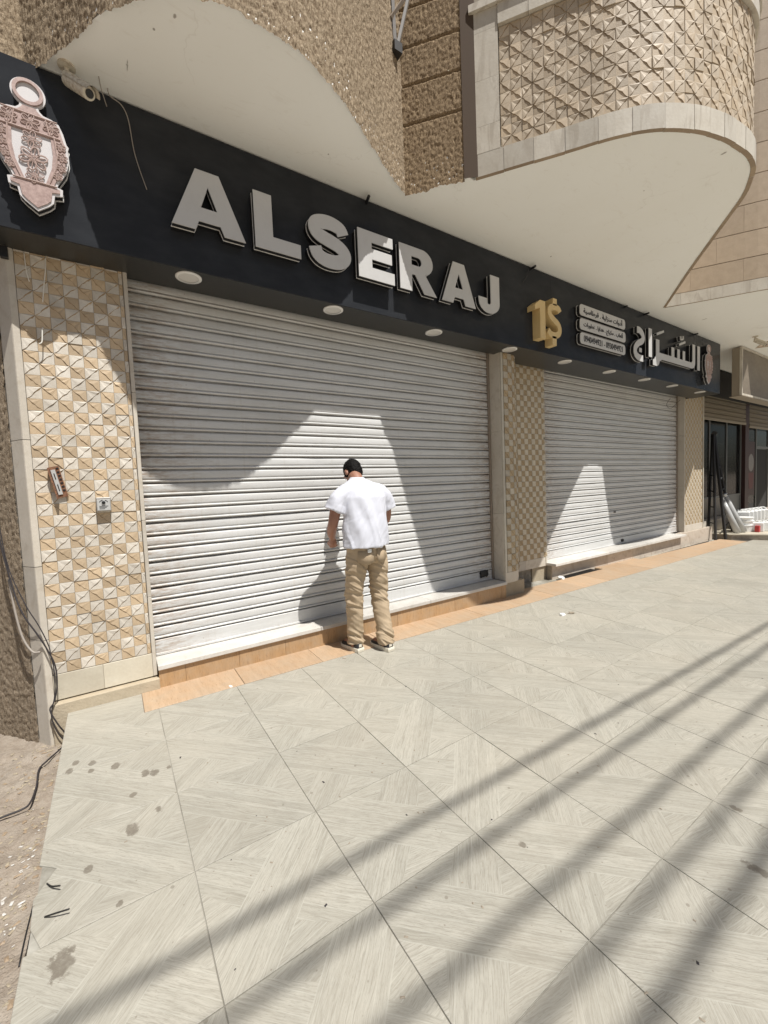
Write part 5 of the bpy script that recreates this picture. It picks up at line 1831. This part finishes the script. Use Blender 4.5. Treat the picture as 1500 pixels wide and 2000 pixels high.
# t-shirt
sh = MB()
sh.add(loft([((1.846, 3.108, 0.945), 0.214, 0.162, 0.06), ((1.848, 3.112, 0.98), 0.215, 0.163, 0.06), ((1.854, 3.118, 1.10), 0.212, 0.158, 0.04), ((1.86, 3.125, 1.20), 0.206, 0.150, 0.03), ((1.862, 3.14, 1.30), 0.212, 0.146, 0.0),
             ((1.865, 3.155, 1.375), 0.215, 0.142, 0), ((1.866, 3.180, 1.445), 0.200, 0.126, 0), ((1.866, 3.208, 1.502), 0.148, 0.102, 0), ((1.867, 3.238, 1.535), 0.076, 0.070, 0), ((1.867, 3.256, 1.556), 0.060, 0.058, 0)], 28))
sh.add(tube_geo(smooth_path([(1.74, 3.185, 1.415), (1.682, 3.178, 1.395), (1.628, 3.180, 1.345), (1.592, 3.188, 1.265)], 4), interp([0.090, 0.088, 0.087, 0.096], 4), 18))
sh.add(tube_geo(smooth_path([(1.99, 3.185, 1.415), (2.048, 3.178, 1.395), (2.102, 3.185, 1.345), (2.138, 3.198, 1.262)], 4), interp([0.090, 0.088, 0.087, 0.096], 4), 18))
sm = remesh('t_shirt', sh, 0.0068, 3)
def shirt_f(c_):
    f = noise.noise((c_.x * 14 + c_.z * 4, c_.y * 7, c_.z * 3.2)) * 0.009
    f += noise.noise((c_.x * 30 - c_.z * 16, c_.y * 14, c_.z * 9 + 5)) * 0.004
    f += max(0, 1 - abs((c_.x - 1.895) - 0.02 * math.sin(c_.z * 9)) / 0.020) * 0.012 * max(0, min(1, (1.24 - c_.z) * 5)) * (1 if c_.y < 3.13 else 0)
    arm = max(0.0, min(1.0, (abs(c_.x - 1.865) - 0.17) * 18))
    f += arm * noise.noise((c_.x * 12 + c_.z * 30, c_.y * 16, c_.z * 16)) * 0.0025
    low_ = max(0.0, min(1.0, (1.30 - c_.z) * 4))
    cr = 1 - abs(noise.noise((c_.x * 11 + c_.z * 2.0, c_.y * 6, c_.z * 1.3 + 9)))
    f += max(0.0, cr - 0.80) * 0.040 * low_
    cr2 = 1 - abs(noise.noise((c_.x * 8 - c_.z * 7, c_.y * 6, c_.z * 5.0 + 2)))
    f -= max(0.0, cr2 - 0.86) * 0.030 * 0.4
    return f * min(1.0, max(0.0, (1.56 - c_.z) * 12))
displace(sm, shirt_f)
shirt = mpart('t_shirt', sm, 'shirt_white')
# trousers
tr = MB()
tr.add(loft([((1.86, 3.135, 0.80), 0.165, 0.115, 0.1), ((1.858, 3.128, 0.86), 0.178, 0.135, 0.1), ((1.856, 3.124, 0.92), 0.180, 0.138, 0.08), ((1.855, 3.122, 0.985), 0.176, 0.132, 0.05), ((1.855, 3.124, 1.02), 0.170, 0.125, 0.05)], 28))
tr.add(tube_geo(smooth_path([(1.775, 3.13, 0.93), (1.762, 3.135, 0.80), (1.754, 3.165, 0.66), (1.752, 3.195, 0.50), (1.766, 3.220, 0.32), (1.774, 3.245, 0.16), (1.778, 3.25, 0.075 + G0)], 4), interp([0.098, 0.099, 0.089, 0.080, 0.074, 0.072, 0.078], 4), 20))
tr.add(tube_geo(smooth_path([(1.945, 3.125, 0.93), (1.963, 3.125, 0.80), (1.980, 3.14, 0.66), (1.995, 3.165, 0.50), (2.000, 3.140, 0.32), (2.004, 3.110, 0.16), (2.002, 3.103, 0.055 + G0)], 4), interp([0.098, 0.099, 0.089, 0.080, 0.074, 0.072, 0.078], 4), 20))
tm_ = remesh('trousers', tr, 0.0066, 3)
def trouser_f(c_):
    kk = math.exp(-((c_.z - 0.50) / 0.13) ** 2) + 1.3 * math.exp(-((c_.z - 0.09) / 0.09) ** 2) + 0.9 * math.exp(-((c_.z - 0.76) / 0.10) ** 2) + 0.25
    f = noise.noise((c_.x * 9, c_.y * 9, c_.z * 30 + c_.x * 18)) * 0.011 * kk - 0.004 * math.exp(-((c_.z - 0.66) / 0.08) ** 2)
    cr = 1 - abs(noise.noise((c_.x * 5, c_.y * 5, c_.z * 17 + c_.x * 14)))
    f += max(0.0, cr - 0.80) * 0.040 * kk
    return f + noise.noise((c_.x * 16, c_.y * 16, c_.z * 13)) * 0.0055
displace(tm_, trouser_f)
trousers = mpart('trousers', tm_, 'trouser_beige')
# back pockets, belt loop
def pocket(cx, yaw, z, nm='back_pocket'):
    """patch laid on the seat of the trousers"""
    prof = [(-0.062, 0.055), (-0.03, 0.050), (0.0, 0.048), (0.03, 0.052), (0.062, 0.062), (0.066, 0.01), (0.062, -0.045), (0.03, -0.066), (0.0, -0.075), (-0.03, -0.064), (-0.060, -0.048), (-0.064, 0.0)]
    def surf(a, h2, d):
        th_ = (cx + a - 1.857) / 0.180
        th_ = max(-0.95, min(0.95, th_))
        return Vector((cx + a, 3.126 - 0.141 * math.sqrt(1 - th_ * th_) - d - (0.007 if h2 < 0 else 0.003), z + h2))
    vs_ = [surf(0, -0.01, 0.002)] + [surf(a, h2, 0.0025) for a, h2 in prof] + [surf(a, h2, -0.012) for a, h2 in prof]
    n = len(prof)
    fs = [(0, 1 + i, 1 + (i + 1) % n) for i in range(n)] + [(1 + i, 1 + n + i, 1 + n + (i + 1) % n, 1 + (i + 1) % n) for i in range(n)]
    return mpart(nm, mesh(nm, vs_, fs, True), 'trouser_beige', trousers)
pocket(1.780, -0.10, 0.868)
pocket(1.945, 0.30, 0.868)
o = mpart('pocket_paper', box_me('pocket_paper', 1.785, 1.820, 2.972, 2.980, 0.905, 0.932), 'white_plastic', trousers)
# shoes
def shoe(cx, hy, rot):
    root = MB()
    ca = Matrix.Rotation(rot, 3, 'Z')
    z0 = gz(cx, hy) + 0.003
    def P(x_, y_, z_):
        v_ = ca @ Vector((x_, y_, 0))
        return Vector((cx + v_.x, hy + v_.y, z0 + z_))
    up = MB()
    vs_, fs = [], []
    prof = [(-0.005, 0.030, 0.078), (0.02, 0.038, 0.088), (0.07, 0.040, 0.092), (0.13, 0.044, 0.075), (0.19, 0.047, 0.056), (0.24, 0.042, 0.045), (0.275, 0.022, 0.034)]
    for (y_, w_, h2) in prof:
        for k in range(11):
            a = math.pi * k / 10
            vs_.append(P(w_ * math.cos(a), y_, 0.016 + (h2 - 0.016) * math.sin(a) ** 0.7))
    for i in range(len(prof) - 1):
        for k in range(10):
            fs.append((i * 11 + k, (i + 1) * 11 + k, (i + 1) * 11 + k + 1, i * 11 + k + 1))
    fs.append(tuple(range(11)))
    fs.append(tuple((len(prof) - 1) * 11 + k for k in range(10, -1, -1)))
    up.add((vs_, fs))
    sh_ = mpart('shoe', up.me('shoe', True), 'shoe_black')
    so_ = MB()
    out = []
    for (y_, w_, h2) in prof:
        out.append((w_ + 0.006, y_ - (0.008 if y_ < 0 else 0)))
    loop = [(a, b2) for a, b2 in out] + [(-a, b2) for a, b2 in out[::-1]]
    n = len(loop)
    hh = lambda b2: 0.036 if b2 < 0.09 else 0.026
    vs_ = [P(a * (0.92 if b2 < 0.02 else 1), b2, 0.0) for a, b2 in loop] + [P(a * 1.0, b2 - (0.004 if b2 < 0 else 0), hh(b2) * 0.6) for a, b2 in loop] + [P(a * 0.97, b2, hh(b2)) for a, b2 in loop]
    fs = [tuple(range(n - 1, -1, -1)), tuple(range(2 * n, 3 * n))]
    for q in range(2):
        fs += [(q * n + i, q * n + (i + 1) % n, (q + 1) * n + (i + 1) % n, (q + 1) * n + i) for i in range(n)]
    so_.add((vs_, fs))
    mpart('sole', so_.me('sole'), 'shoe_sole', sh_)
    tb_ = MB()
    tb_.add(([P(-0.016, -0.0065, 0.045), P(0.016, -0.0065, 0.045), P(0.014, -0.0075, 0.072), P(-0.014, -0.0075, 0.072)], [(0, 1, 2, 3)]))
    mpart('heel_tab', tb_.me('heel_tab'), 'shoe_sole', sh_)
shoe(1.780, 3.180, R(6))
shoe(2.008, 3.030, R(4))
